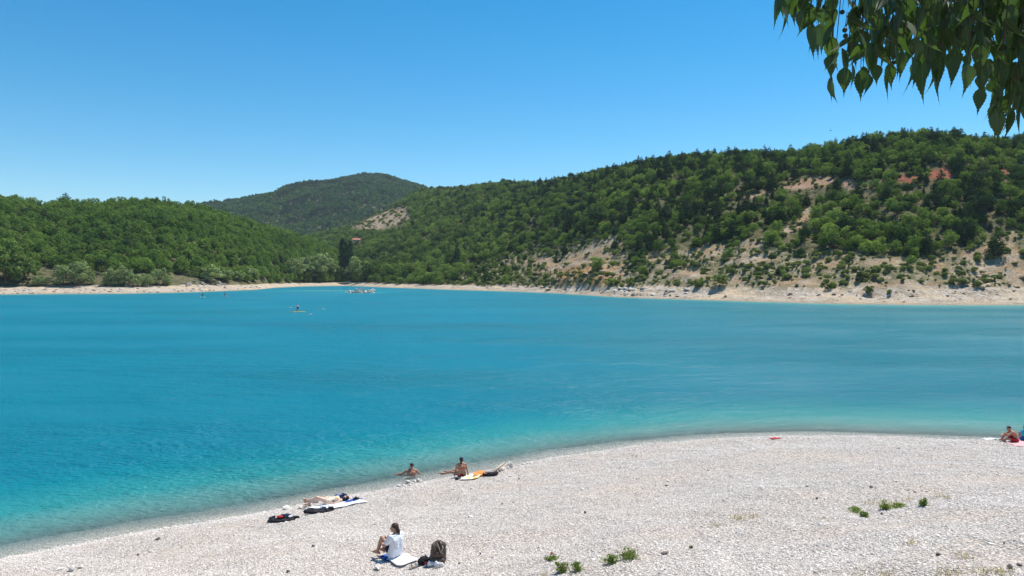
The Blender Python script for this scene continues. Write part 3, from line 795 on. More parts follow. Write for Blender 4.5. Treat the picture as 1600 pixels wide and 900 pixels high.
def crest_tree(px, py_top, h, w, lab, proto=0, h0=9.2, Y=None):
    # stands on the skyline: walk the crest at this azimuth
    c = int(np.clip(np.searchsorted(pxs, px), 0, nc - 1)); t = TAN[:, c]; el = (GZ[:, c] - EYE) / GY[:, c]
    m = (GY[:, c] > 380) & (GY[:, c] < (1250 if px > 560 else 760)); idx = np.where(m)[0]; r = idx[np.argmax(el[idx])]
    y = GY[r, c] if Y is None else Y; x = (px - 800) / F * y; z = gz(x, y)
    top = at_depth(px, py_top, y).z; s = max((top - z) / h0, 0.3)
    e = empty('pine_tree', (x, y, z - 0.2), R.random() * 6.28, lab, 'pine tree', 'pines standing up from the skyline'); e.scale = (s * w, s * w, s)
    link('trunk', PRO['pine'][proto][1], e); link('crown', PRO['pine'][proto][0], e)
for a in ((104, 297, 1, 1.5, 'tall dark crest pine above the left hillside', 0), (96, 309, 1, 1.3, 'shorter dark pine left of the tall crest pine', 1), (115, 311, 1, 1.3, 'shorter dark pine right of the tall crest pine', 2),
          (165, 313, 1, 1.2, 'small dark pine on the left crest near the saddle', 1), (689, 289, 1, 1.6, 'small round pine on the low saddle beside the mountain', 4), (1196, 229, 1, 1.1, 'dark pine on the knoll of the right hill crest', 0),
          (1165, 232, 1, 1.4, 'broad dark pine left of the knoll pine', 4), (1488, 193, 1, 1.0, 'skyline fir shaped pine near the hanging leaves', 0), (1462, 201, 1, 1.2, 'shorter pine left of the skyline fir', 1), (1352, 205, 1, 1.3, 'dark pine on the left end of the hill crown', 2),
          (1362, 208, 1, 1.3, 'dark broad pine next on the hill crown', 3), (1310, 222, 1, 1.2, 'dark pine on the slope up to the hill crown', 1), (1258, 227, 1, 0.8, 'narrow pine like a mast on the right crest', 0)):
    crest_tree(*a)
for px, pb, h, w, lab in ((1146, 376, 38, 1.2, 'big dark pine in the open middle of the right slope'), (1218, 348, 36, 1.1, 'dark pine left of the tan gully'), (1203, 352, 30, 1.1, 'second dark pine left of the tan gully'), (1308, 300, 28, 1.2, 'dark green pine standing before the tan road cut'),
                          (1040, 345, 34, 1.2, 'dark pine high in the wood above the bare slope'), (890, 358, 38, 0.9, 'narrow dark pine at the top of the bare slope'), (911, 355, 22, 0.7, 'thin cypress like pine beside the umbrella pine'), (870, 350, 24, 0.8, 'dark pine left of the umbrella pine'),
                          (1470, 300, 40, 1.1, 'dark pine right of the red road cut'), (1525, 300, 44, 1.2, 'big dark pine under the hanging leaves'), (1556, 400, 40, 1.3, 'dark pine left of the right gully'), (1304, 385, 34, 1.0, 'dark pine at the upper edge of the garrigue'), (714, 410, 26, 1.0, 'dark pine above the tan bank')):
    plant_tree('pine_tree', 'pine tree', lab, 'big dark pines on the right slope', PRO['pine'][R.randrange(4)], px, pb, h, 9.2, w)

# ------------------------------------------------------------------ rock
def rock_mesh(name, mat, seed, flat=0.6, sub=2, rough=0.35, smooth=False):
    bm = bmesh.new(); bmesh.ops.create_icosphere(bm, subdivisions=sub, radius=0.5)
    rr = random.Random(seed)
    planes = [(Vector((rr.uniform(-1, 1), rr.uniform(-1, 1), rr.uniform(-.6, 1))).normalized(), rr.uniform(0.26, 0.42)) for _ in range(9)]
    for v in bm.verts:
        for n_, d in planes:
            k = v.co.dot(n_) - d
            if k > 0: v.co -= n_ * k * 0.9
        v.co *= 1 + rough * 0.25 * (rr.random() - 0.5)
        v.co.z *= flat
    return bm_mesh(name, bm, mat, smooth)
def stone_mat(name, c1, c2, var=True):
    a = NT(name); oi = a.n('ObjectInfo').outputs['Random']; tc = a.n('TexCoord').outputs['Object']
    col = a.mix(oi, c1, c2)
    nz = a.noise(tc, 5.0, 5, 0.7)
    col = a.mul(1.0, col, a.ramp(a.rng(nz, 0.3, 0.7), [(0, (0.72, 0.70, 0.68)), (1, (1.15, 1.15, 1.15))]))
    b = a.n('Bump', Height=nz, Strength=0.6, Distance=0.05)
    return a.end(a.n('BsdfDiffuse', Color=col, Normal=b))
M['rock_pale'] = stone_mat('pale_limestone', (0.42, 0.39, 0.35), (0.66, 0.62, 0.57))
M['rock_grey'] = stone_mat('grey_limestone', (0.22, 0.20, 0.19), (0.42, 0.39, 0.36))
M['rock_tan'] = stone_mat('tan_rock', (0.36, 0.27, 0.18), (0.52, 0.42, 0.31))
RK = {k: [rock_mesh('boulder', M[k], 10 * i + len(k), 0.62) for i in range(5)] for k in ('rock_pale', 'rock_grey', 'rock_tan')}
def rock(nm, kind, px, py, w_px, lab, cat='rock', grp=None, flat=1.0, far_=True, sink=0.12, long=1.0):
    p = ground_at(px, py, 180 if far_ else 12)
    s = w_px * p.y / F
    o = link(nm, R.choice(RK[kind]), None, (p.x, p.y, p.z + s * 0.3 * flat - s * sink), (R.uniform(-.2, .2), R.uniform(-.2, .2), R.random() * 6.28 if long == 1.0 else 0), (s * 1.05 * long, s * 0.8, s * flat))
    lab = '%s %s %s %s' % ('big' if w_px > 9 else 'small' if w_px < 4.5 else 'medium', {'rock_pale': 'whitish', 'rock_grey': 'grey', 'rock_tan': 'tan'}[kind], 'flat rock' if 'slab' in lab else cat if cat == 'boulder' else 'stone', where_words(p.x, p.y, p.z - 3))
    return tag(o, lab, cat, grp)
# grey boulder bank on the left, white slabs by the bare point, blocks below the gold bluff
for i in range(26):
    px = R.uniform(288, 352); py = 446 - R.random() * 10 * math.sin((px - 285) / 70 * 3.14)
    rock('boulder', 'rock_grey', px, py, R.uniform(4, 9), 'grey boulder heaped on the bank under the round willow', 'boulder', 'grey boulders heaped on the left bank', 0.8)
for i in range(120):
    px = R.uniform(2, 420); rock('shore_rock', 'rock_grey' if R.random() < 0.6 else 'rock_pale', px, float(np.interp(px, *_fs)) - 1 - 8 * R.random() ** 1.3, R.uniform(2.5, 7), 'broken stone on the left waterline below the willows', 'rock', 'broken stones on the left waterline', 0.6)
for i in range(50):
    px = R.uniform(960, 1075); f_ = (px - 960) / 115; rock('flat_rock', 'rock_pale', px, R.uniform(447 + 6 * f_, 462 + 4 * f_), R.uniform(4, 13), 'white rock slab on the bare point below the scrub', 'rock', 'white slabs on the bare point', 0.45)
for i in range(44):
    px = R.uniform(1230, 1600); rock('shore_rock', 'rock_pale' if R.random() < 0.6 else 'rock_tan', px, R.uniform(454, 473), R.uniform(3, 9), 'pale rock lying on the bare right shore', 'rock', 'pale rocks on the bare right shore', 0.45)
for i in range(14):
    px = R.uniform(1520, 1600); rock('boulder', 'rock_tan', px, R.uniform(425, 452), R.uniform(8, 18), 'brown boulder below the small bluff at the right', 'boulder', 'brown boulders below the right bluff', 0.7)
for i in range(22):
    px = R.uniform(845, 945); rock('bluff_block', 'rock_tan', px, 452 - (px - 845) * 0.25 + R.uniform(-10, 6), R.uniform(6, 15), 'tan block fallen from the gold bluff', 'boulder', 'blocks fallen from the gold bluff', 0.5)
for i in range(30):
    px = R.uniform(600, 1180); rock('shore_rock', 'rock_tan', px, float(np.interp(px, *_fs)) - R.uniform(1.5, 8), R.uniform(2.5, 7), 'tan stone on the long middle shore', 'rock', 'tan stones on the middle shore', 0.5)
# rubble islet in the lake
for i in range(70):
    u = R.uniform(-1, 1); px = 560 + u * 23 + 2; h = max(0.0, 1 - (abs(u - 0.25) / 1.1) ** 2)
    p = on_plane(px, 456.8 + R.uniform(-1.2, 1.2)); s = R.uniform(0.7, 2.0)
    o = link('islet_rock', R.choice(RK['rock_pale']), None, (p[0], p[1], R.random() ** 1.3 * 1.9 * h - 0.1), (R.random(), R.random(), R.random() * 6), (s, s, s * 0.8))
    tag(o, 'whitish %s rock %s of the rubble islet, %s' % ('big' if s > 1.4 else 'small', 'at the left tip' if u < -.6 else 'on the left half' if u < -.1 else 'in the middle' if u < .35 else 'on the right half' if u < .75 else 'at the right tip', 'on top' if o.location.z > 0.9 else 'just clear of the water' if o.location.z > .35 else 'awash'), 'rock', 'rocks of the rubble islet')

# ------------------------------------------------------------------ the air over the lake
hz = NT('air'); vol = hz.n('VolumePrincipled', Color=(0.72, 0.86, 1.0), Density=0.00006, Anisotropy=0.1)
hz.t.links.new(vol.outputs[0], hz.out.inputs['Volume'])
bm = bmesh.new(); bmesh.ops.create_cube(bm, size=1.0)
o = link('haze', bm_mesh('haze', bm, hz.m, False), None, (0, 1500, 182), None, (13000, 11000, 400)); tag(o, kind='stuff')

# ------------------------------------------------------------------ pebbles of the near beach (nobody could count them)
def pebble_lib():
    out = []
    cols = [(0.57, 0.51, 0.46), (0.7, 0.645, 0.59), (0.57, 0.51, 0.465), (0.60, 0.52, 0.455), (0.36, 0.32, 0.295), (0.61, 0.555, 0.505), (0.59, 0.53, 0.475), (0.72, 0.675, 0.625)]
    for i, c in enumerate(cols):
        m = simple('pebble_stone_%s' % 'abcdefgh'[i], c, 0.85, 0.18, 30)
        out.append(rock_mesh('pebble', m, 50 + i, R.uniform(0.42, 0.7), sub=1, rough=0.8, smooth=False))
    return out
nP = 900000
Yp = 9.0 * (50.0 / 9.0) ** (N.rand(nP) ** 0.85)
up = N.uniform(-0.74, 0.74, nP)
Xp = up * Yp
sp_ = shore_s(Xp, Yp)
keep = (sp_ > -4.5) & (N.rand(nP) < np.where(sp_ > 0, 1.0, 0.6 + sp_ * 0.13))
Xp, Yp, sp_ = Xp[keep], Yp[keep], sp_[keep]
keep = (N.rand(len(Xp)) < np.clip(0.60 + 2.4 * fbm(Xp / 3.4, Yp / 1.6, 4, 501), 0.10, 1.0)) | (sp_ < 1.5)
Xp, Yp = Xp[keep], Yp[keep]
sz = 0.021 + 0.024 * N.rand(len(Xp)) ** 2 + np.where(N.rand(len(Xp)) < 0.02, 0.05 * N.rand(len(Xp)), 0)
sz = sz * np.clip(Yp / 26, 0.9, 1.45)
Zp = near_h(Xp, Yp) + sz * 0.10
pts = np.stack([Xp, Yp, Zp, sz * 1.5], 1)
scatter_object('gravel', pts, pebble_lib(), sink=0.0)
print('PEBBLES', len(pts))

# ------------------------------------------------------------------ people: one continuous surface each
TMP = bpy.data.scenes.new('workbench')
def _hull(prof_n, seg):
    """triangles of a closed body of revolution with prof_n rings of seg points, poles included as rings of one point"""
    T = []; first = 1; rings_ = prof_n
    for k in range(seg): T.append((0, first + (k + 1) % seg, first + k))
    for r in range(rings_ - 1):
        a = first + r * seg; b = a + seg
        for k in range(seg):
            k2 = (k + 1) % seg; T += [(a + k, a + k2, b + k2), (a + k, b + k2, b + k)]
    a = first + (rings_ - 1) * seg; e_ = a + seg
    for k in range(seg): T.append((a + k, a + (k + 1) % seg, e_))
    return np.array(T, np.int32)
_SEG, _RG = 12, 6
_HT = _hull(2 * _RG, _SEG); _ST = _hull(9, 16)
_ca = np.cos(np.arange(_SEG) * 2 * math.pi / _SEG); _sa = np.sin(np.arange(_SEG) * 2 * math.pi / _SEG)
_cb = np.cos(np.arange(16) * 2 * math.pi / 16); _sb = np.sin(np.arange(16) * 2 * math.pi / 16)
_sph = [(0, 0, -1)] + [(math.cos(t) * c, math.cos(t) * q, math.sin(t)) for t in np.linspace(-math.pi / 2, math.pi / 2, 11)[1:-1] for c, q in zip(_cb, _sb)] + [(0, 0, 1)]
_sph = np.array(_sph)
def prim_mesh(name, prims):
    VV_, TT_ = [], []; off = 0
    for p in prims:
        if p[0] == 'e':
            v = _sph * np.array(p[2]); 
            if len(p) > 3: v = v @ np.array(p[3].to_matrix()).T
            v = v + np.array(tuple(p[1])); t = _ST
        else:
            _, a, ra, b, rb = p
            a, b = Vector(a), Vector(b); d = b - a; L = max(d.length, 1e-5); q = d.to_track_quat('Z', 'Y')
            th = np.linspace(0, math.pi / 2, _RG + 1)
            lo = np.stack([ra * np.cos(th - math.pi / 2), ra * np.sin(th - math.pi / 2)], 1)[1:]
            hi = np.stack([rb * np.cos(th), L + rb * np.sin(th)], 1)[:-1]
            pr = np.concatenate([lo, hi])
            v = np.concatenate([[(0, 0, -ra)], np.stack([pr[:, :1] * _ca, pr[:, :1] * _sa, np.repeat(pr[:, 1:], _SEG, 1)], -1).reshape(-1, 3), [(0, 0, L + rb)]])
            v = v @ np.array(q.to_matrix()).T + np.array(tuple(a)); t = _HT
        VV_.append(v); TT_.append(t + off); off += len(v)
    return mesh_np(name, np.concatenate(VV_), np.concatenate(TT_))
def blob(name, prims, voxel, mat, smooth_it=4, parent=None, wob=0.0, wobs=8.0, clip_z=None):
    me = prim_mesh(name, prims)
    o = bpy.data.objects.new(name, me); TMP.collection.objects.link(o)
    md = o.modifiers.new('r', 'REMESH'); md.mode = 'VOXEL'; md.voxel_size = voxel; md.use_smooth_shade = True
    if smooth_it:
        ms = o.modifiers.new('s', 'SMOOTH'); ms.factor = 0.5; ms.iterations = smooth_it
    TMP.view_layers[0].update(); dg = TMP.view_layers[0].depsgraph
    new = bpy.data.meshes.new_from_object(o.evaluated_get(dg)); new.name = name
    TMP.collection.objects.unlink(o); COL.objects.link(o)
    o.modifiers.clear(); o.data = new; new.materials.clear(); new.materials.append(mat)
    if wob:
        from mathutils import noise as mn
        for v in new.vertices: v.co += Vector(v.normal) * wob * (mn.noise(v.co * wobs) + 0.5 * mn.noise(v.co * wobs * 2.3))
    if clip_z is not None:
        for v in new.vertices: v.co.z = max(v.co.z, clip_z)
    new.polygons.foreach_set('use_smooth', np.ones(len(new.polygons), bool)); new.update()
    if parent is not None: o.parent = parent
    return o
def hand(P, wrist, d, nrm, side, k=1.0, curl=0.5, fr=0.0088):
    """palm, four unequal fingers with bends, and a thumb from the palm's side; d along the hand, nrm the palm's face"""
    w, d, n = Vector(wrist), Vector(d).normalized(), Vector(nrm)
    n = (n - d * n.dot(d)).normalized(); s = d.cross(n) * side
    for t in (-0.028, -0.010, 0.010, 0.028):
        P.append(('c', w + s * t * 0.7 * k, 0.017 * k, w + d * 0.085 * k + s * t * k, 0.0135 * k))
    for i, (t, L) in enumerate(((-0.030, 0.060), (-0.011, 0.074), (0.010, 0.078), (0.030, 0.069))):
        a = w + d * 0.088 * k + s * t * k
        d1 = (d * math.cos(curl * 0.7) + n * math.sin(curl * 0.7) + s * t * 3).normalized(); b = a + d1 * L * 0.5 * k
        d2 = (d * math.cos(curl * 1.7) + n * math.sin(curl * 1.7) + s * t * 3).normalized(); c = b + d2 * L * 0.5 * k
        P.append(('c', a, fr * k, b, fr * 0.93 * k)); P.append(('c', b, fr * 0.93 * k, c, fr * 0.75 * k))
    a = w + d * 0.025 * k + s * 0.030 * k; b = a + (s * 0.75 + d * 0.6 + n * 0.3).normalized() * 0.042 * k; c = b + (d * 0.85 + s * 0.3 + n * 0.35).normalized() * 0.034 * k
    P.append(('c', a, 0.0125 * k, b, 0.0105 * k)); P.append(('c', b, 0.0105 * k, c, 0.0085 * k))
def foot(P, ankle, toe, k=1.0):
    a, t = Vector(ankle), Vector(toe); d = (t - a); d.z = 0; d.normalize(); s = d.cross(Vector((0, 0, 1)))
    heel = a - d * 0.05 * k; heel.z = t.z
    P.append(('c', a, 0.040 * k, heel, 0.033 * k)); P.append(('c', a, 0.038 * k, t, 0.026 * k)); P.append(('c', heel, 0.032 * k, t, 0.028 * k))
    for i, q in enumerate((-0.030, -0.013, 0.003, 0.017, 0.031)):
        P.append(('c', t + s * q * k, 0.013 * k, t + s * q * 1.1 * k + d * (0.045 - 0.005 * i) * k, (0.012 - 0.001 * i) * k))
def head_prims(P, c, face, k=1.0, up=(0, 0, 1)):
    c, f = Vector(c), Vector(face).normalized(); u = Vector(up); u = (u - f * u.dot(f)).normalized(); s = f.cross(u)
    q = Matrix((s, f, u)).transposed().to_quaternion()
    E = lambda o, r: P.append(('e', c + (s * o[0] + f * o[1] + u * o[2]) * k, tuple(x * k for x in r), q))
    E((0, -0.012, 0.018), (0.074, 0.092, 0.090)); E((0, 0.022, -0.030), (0.058, 0.064, 0.078)); E((0, 0.050, -0.088), (0.030, 0.030, 0.022))
    E((0, 0.092, -0.022), (0.012, 0.020, 0.022)); E((0, 0.080, 0.002), (0.009, 0.014, 0.028)); E((0, 0.078, -0.062), (0.022, 0.010, 0.010))
    E((0, 0.072, 0.022), (0.045, 0.014, 0.010)); E((0.076, -0.005, -0.010), (0.010, 0.020, 0.032)); E((-0.076, -0.005, -0.010), (0.010, 0.020, 0.032))
    return s, f, u
def body_prims(J, k=1.0, male=False, fr=0.0088):
    P = []; V = Vector
    sh = 0.185 if male else 0.16; hp = 0.085 if male else 0.095
    R_ = V(J.get('right', (1, 0, 0))).normalized()
    pel, wa, ch, ne = V(J['pelvis']), V(J['waist']), V(J['chest']), V(J['neck'])
    for sg in (-1, 1):
        h = pel + R_ * sg * hp * k; w = wa + R_ * sg * 0.055 * k; c = ch + R_ * sg * 0.082 * k
        s = J['shR'] if sg > 0 else J['shL']
        P.append(('c', h, 0.105 * k, w, 0.088 * k)); P.append(('c', w, 0.088 * k, c, (0.108 if male else 0.098) * k)); P.append(('c', c, 0.095 * k, s, 0.056 * k))
        P.append(('c', ne + (V(s) - ne) * 0.2, 0.05 * k, s, 0.052 * k))
        el, ha = (J['elR'], J['haR']) if sg > 0 else (J['elL'], J['haL'])
        m = 1.12 if male else 1.0
        P.append(('c', s, 0.050 * k * m, el, 0.036 * k * m)); P.append(('c', el, 0.038 * k * m, ha, 0.025 * k * m))
        fd = V(ha) - V(el); hd = V(J.get('hdR' if sg > 0 else 'hdL', fd))
        hand(P, V(ha) + hd.normalized() * 0.012, hd, J.get('hnR' if sg > 0 else 'hnL', (0, 0, -1)), sg, k, J.get('curl', 0.45), fr)
        hip = pel + R_ * sg * hp * k; kn, an, to = (J['knR'], J['anR'], J['toR']) if sg > 0 else (J['knL'], J['anL'], J['toL'])
        P.append(('c', hip, 0.092 * k, kn, 0.055 * k)); P.append(('c', kn, 0.054 * k, V(kn).lerp(V(an), 0.3), 0.055 * k)); P.append(('c', V(kn).lerp(V(an), 0.3), 0.055 * k, an, 0.036 * k))
        foot(P, an, to, k)
    P.append(('c', ch, 0.10 * k, ne, 0.055 * k)); P.append(('c', ne, 0.052 * k, V(J['head']) - (V(J['head']) - ne) * 0.35, 0.050 * k))
    head_prims(P, J['head'], J['face'], k)
    return P
def skin(name, c):
    a = NT(name); tc = a.n('TexCoord').outputs['Object']
    col = a.mix(a.rng(a.noise(tc, 9, 3), 0.35, 0.65), tuple(x * 0.88 for x in c), c)
    p = a.n('BsdfPrincipled', Base__Color=col, Roughness=0.5); p.inputs['Subsurface Weight'].default_value = 0.0
    p.inputs['Specular IOR Level'].default_value = 0.35
    return a.end(p)
M['skin'] = skin('tanned_skin', (0.42, 0.235, 0.155)); M['skin_red'] = skin('sunburnt_skin', (0.44, 0.20, 0.13)); M['skin_light'] = skin('light_skin', (0.60, 0.40, 0.30)); M['skin_dark'] = skin('brown_skin', (0.27, 0.14, 0.09))
M['hair'] = simple('brown_hair', (0.055, 0.028, 0.020), 0.55, 0.5, 30, 0.01, 60); M['hair_dark'] = simple('dark_hair', (0.018, 0.015, 0.014), 0.5, 0.3, 30)
M['white_cloth'] = simple('white_cloth', (0.70, 0.71, 0.75), 0.9, 0.05, 8, 0.01, 18); M['navy'] = simple('navy_cloth', (0.02, 0.03, 0.07), 0.9, 0.3); M['black'] = simple('black_cloth', (0.018, 0.019, 0.024), 0.85, 0.4, 12, 0.02, 14)
M['blue_cloth'] = simple('blue_cloth', (0.035, 0.10, 0.36), 0.9, 0.3); M['red_cloth'] = simple('red_cloth', (0.42, 0.025, 0.025), 0.8, 0.2); M['cyan_cloth'] = simple('cyan_cloth', (0.03, 0.42, 0.55), 0.8, 0.2)
M['grey_cloth'] = simple('grey_cloth', (0.30, 0.29, 0.28), 0.9, 0.3); M['brown_cloth'] = simple('brown_canvas', (0.115, 0.082, 0.066), 0.85, 0.28, 9, 0.02, 12); M['pale_trim'] = simple('pale_trim', (0.42, 0.35, 0.28), 0.8, 0.2)
M['orange_cloth'] = simple('orange_cloth', (0.65, 0.25, 0.06), 0.85, 0.2); M['yellow'] = simple('yellow_foam', (0.65, 0.50, 0.08), 0.5, 0.1); M['pink_cloth'] = simple('pink_cloth', (0.62, 0.36, 0.36), 0.9, 0.15)
M['white_board'] = simple('white_board', (0.75, 0.75, 0.75), 0.35, 0.05, spec=0.5); M['rubber'] = simple('dark_rubber', (0.03, 0.03, 0.032), 0.7, 0.2); M['red_tile'] = simple('roof_tile', (0.42, 0.17, 0.10), 0.9, 0.3, 2); M['plaster'] = simple('plaster', (0.55, 0.45, 0.35), 0.9, 0.15, 1)
def floral(name, base, c1, c2, sc):
    a = NT(name); tc = a.n('TexCoord').outputs['Object']; v = a.n('TexVoronoi', Vector=tc, Scale=sc)
    col = a.mix(a.rng(v.outputs['Distance'], 0.42, 0.34), base, a.mix(a.rng(a.n('SeparateColor', Color=v.outputs['Color']).outputs[0], 0.45, 0.55), c1, c2))
    return a.end(a.n('BsdfPrincipled', Base__Color=col, Roughness=0.9))
M['floral'] = floral('flower_print', (0.70, 0.62, 0.50), (0.70, 0.45, 0.05), (0.55, 0.12, 0.10), 9.0)
M['stripe'] = floral('beach_print', (0.72, 0.66, 0.58), (0.75, 0.50, 0.06), (0.70, 0.18, 0.06), 4.0)

def person(base, Fv, lab, group=None):
    e = empty('person', base, math.atan2(-Fv[0], Fv[1]), lab, 'person', group); return e
def face_details(e, J, k=1.0):
    c, f = Vector(J['head']), Vector(J['face']).normalized(); u = Vector((0, 0, 1)); u = (u - f * u.dot(f)).normalized(); s = f.cross(u)
    for sg in (-1, 1):
        blob('eye', [('e', c + s * 0.030 * sg * k + f * 0.080 * k + u * 0.004 * k, (0.012 * k, 0.010 * k, 0.006 * k))], 0.003, M['hair_dark'], 0, e)
    blob('mouth', [('e', c + f * 0.089 * k - u * 0.062 * k, (0.020 * k, 0.006 * k, 0.006 * k), Matrix((s, f, u)).transposed().to_quaternion())], 0.003, M['red_cloth'], 0, e)

# -- the woman in the white shirt
B = ground_at(617, 873, 9); B.z += 0.05
W1 = person(B, (-0.8, 0.6), 'person in white T-shirt sitting on blue and white towels with knees drawn up')
J = dict(pelvis=(0, 0, .105), waist=(0, -.05, .26), chest=(0, -.05, .41), neck=(0, -.03, .56), head=(-.01, .01, .715), face=(-.56, .82, -.05), shR=(.165, -.05, .52), shL=(-.165, -.03, .52),
         elR=(.27, .10, .32), haR=(.06, .33, .36), elL=(-.27, .09, .31), haL=(-.15, .32, .34), hnR=(0, -1, -.2), hnL=(.4, -.9, -.2), knR=(.12, .30, .40), anR=(.06, .47, .07), toR=(.07, .60, .03),
         knL=(-.13, .31, .43), anL=(-.12, .48, .08), toL=(-.14, .61, .03), curl=0.8)
PB = body_prims(J)
blob('body', PB, 0.0085, M['skin'], 3, W1)
V_ = Vector
shirt = []
for sg in (-1, 1):
    s = V_(J['shR'] if sg > 0 else J['shL']); el = V_(J['elR'] if sg > 0 else J['elL'])
    shirt += [('c', (sg * .10, .0, .10), .122, (sg * .075, -.05, .26), .112), ('c', (sg * .075, -.05, .26), .112, (sg * .088, -.05, .41), .114), ('c', (sg * .088, -.05, .41), .110, s, .074), ('c', s, .070, s.lerp(el, .62), .066),
              ('c', V_(J['neck']) + V_((sg * .03, -.02, -.03)), .058, s, .070)]
shirt += [('c', (-.05, -.055, .24), .112, (-.05, -.055, .44), .108), ('c', (.05, -.055, .24), .112, (.05, -.055, .44), .108), ('c', (0, -.01, .10), .12, (0, -.055, .46), .106), ('c', (0, -.05, .46), .095, (0, -.04, .53), .07)]
blob('shirt', shirt, 0.009, M['white_cloth'], 3, W1, 0.010, 9.0, clip_z=0.015)
blob('shorts', [('c', (-.09, 0, .10), .112, (-.108, .16, .26), .088), ('c', (.09, 0, .10), .112, (.10, .15, .25), .088), ('c', (-.09, 0, .10), .112, (.09, 0, .10), .112)], 0.012, M['navy'], 2, W1, clip_z=0.0)
hd = V_(J['head']); f = V_(J['face']).normalized()
blob('hair', [('e', hd + f * -.022 + V_((0, 0, .036)), (.087, .090, .080)), ('c', hd - f * .05 + V_((0, 0, .0)), .066, hd - f * .095 + V_((0, 0, -.10)), .052), ('c', hd - f * .095 + V_((0, 0, -.10)), .052, hd - f * .11 + V_((.0, 0, -.22)), .030),
              ('c', hd - f * .11 + V_((0, 0, -.22)), .030, hd - f * .10 + V_((0, 0, -.28)), .012)], 0.008, M['hair'], 2, W1, 0.008, 22)
face_details(W1, J)
# -- the woman in the red bikini at the water's edge
B = ground_at(721, 744.5, 12)
W2 = person(B, (-0.20, 0.98), 'person in red bikini and dark cap sitting at the waterline with back turned')
J = dict(pelvis=(0, 0, .10), waist=(0, -.04, .26), chest=(0, -.04, .40), neck=(0, -.01, .54), head=(0, .03, .68), face=(-.1, .98, -.12), shR=(.165, -.03, .50), shL=(-.165, -.02, .50),
         elR=(.235, -.07, .26), haR=(.265, -.10, .05), hdR=(.1, -.2, -.3), elL=(-.23, .03, .27), haL=(-.25, .17, .09), hnL=(0, 0, -1), knR=(-.22, .36, .17), anR=(-.50, .56, .05), toR=(-.62, .64, .08),
         knL=(-.40, .20, .16), anL=(-.74, .36, .04), toL=(-.88, .41, .08))
blob('body', body_prims(J), 0.010, M['skin'], 3, W2)
blob('bikini_bottom', [('e', (0, 0, .085), (.190, .118, .080))], 0.012, M['red_cloth'], 2, W2)
def ring(c, rx, ry, r, n=20, q=None):
    pts = [V_((c[0] + rx * math.cos(6.2832 * i / n), c[1] + ry * math.sin(6.2832 * i / n), c[2])) for i in range(n + 1)]
    return [('c', pts[i], r, pts[i + 1], r) for i in range(n)]
blob('bikini_top', ring((0, -.042, .365), .172, .104, .013), 0.008, M['red_cloth'], 1, W2)
blob('cap', [('e', (0, .02, .735), (.086, .098, .060)), ('e', (.03, .12, .71), (.06, .07, .012))], 0.009, M['navy'], 1, W2)
blob('hair', [('c', (-.01, -.06, .68), .035, (-.03, -.10, .56), .022), ('e', (0, -.01, .68), (.080, .088, .062))], 0.008, M['hair'], 1, W2, 0.005, 25)
face_details(W2, J)
# -- the man in the water
B = on_plane(643, 741.5)
W3 = person((B[0], B[1], 0.0), (-0.15, 0.99), 'person with bare back and short dark hair sitting in the shallow water')
J = dict(pelvis=(0, 0, -.24), waist=(0, -.05, -.06), chest=(0, -.06, .08), neck=(0, -.02, .24), head=(.02, .02, .385), face=(-.1, .98, -.15), shR=(.20, -.04, .18), shL=(-.20, -.04, .18),
         elR=(.34, .02, .02), haR=(.44, .20, -.06), elL=(-.40, .02, .045), haL=(-.62, .06, .02), hdL=(-.9, .1, .02), knR=(.15, .42, -.16), anR=(.12, .80, -.36), toR=(.12, .92, -.34), knL=(-.15, .42, -.16), anL=(-.12, .80, -.36), toL=(-.12, .92, -.34))
blob('body', body_prims(J, 1.04, True), 0.011, M['skin_red'], 3, W3)
blob('hair', [('e', (.02, .005, .425), (.084, .096, .078))], 0.010, M['hair_dark'], 1, W3)
blob('swim_shorts', [('e', (0, .02, -.23), (.20, .15, .11))], 0.014, M['navy'], 1, W3)
face_details(W3, J)
# -- the sunbather
A0 = ground_at(486, 793, 12); A1 = ground_at(545, 784, 12); dv = (A1 - A0).normalized()
B = A0.lerp(A1, 0.50); B.z = gz(B.x, B.y) + 0.05
W4 = person(B, (dv.x, dv.y), 'person in flower print swimsuit lying on white towel with knees slightly bent')
J = dict(pelvis=(0, -.10, .10), waist=(0, .08, .10), chest=(0, .26, .11), neck=(0, .42, .12), head=(0, .56, .15), face=(.10, -.15, .98), shR=(.17, .36, .10), shL=(-.17, .36, .10), elR=(.30, .16, .06), haR=(.24, -.06, .05),
         elL=(-.30, .50, .08), haL=(-.12, .66, .10), knR=(.12, -.46, .27), anR=(.12, -.76, .06), toR=(.13, -.90, .06), knL=(-.14, -.50, .17), anL=(-.13, -.86, .06), toL=(-.15, -.92, .16))
P4 = [p for p in body_prims(J)]
blob('body', P4, 0.011, M['skin_light'], 3, W4)
blob('swimsuit', [('c', (-.09, -.10, .10), .116, (-.055, .08, .10), .098), ('c', (.09, -.10, .10), .116, (.055, .08, .10), .098), ('c', (-.055, .08, .10), .098, (-.08, .26, .11), .110), ('c', (.055, .08, .10), .098, (.08, .26, .11), .110)], 0.012, M['floral'], 1, W4, clip_z=0.01)
blob('hair', [('e', (0, .595, .14), (.088, .080, .085))], 0.010, M['hair'], 1, W4)
face_details(W4, J)
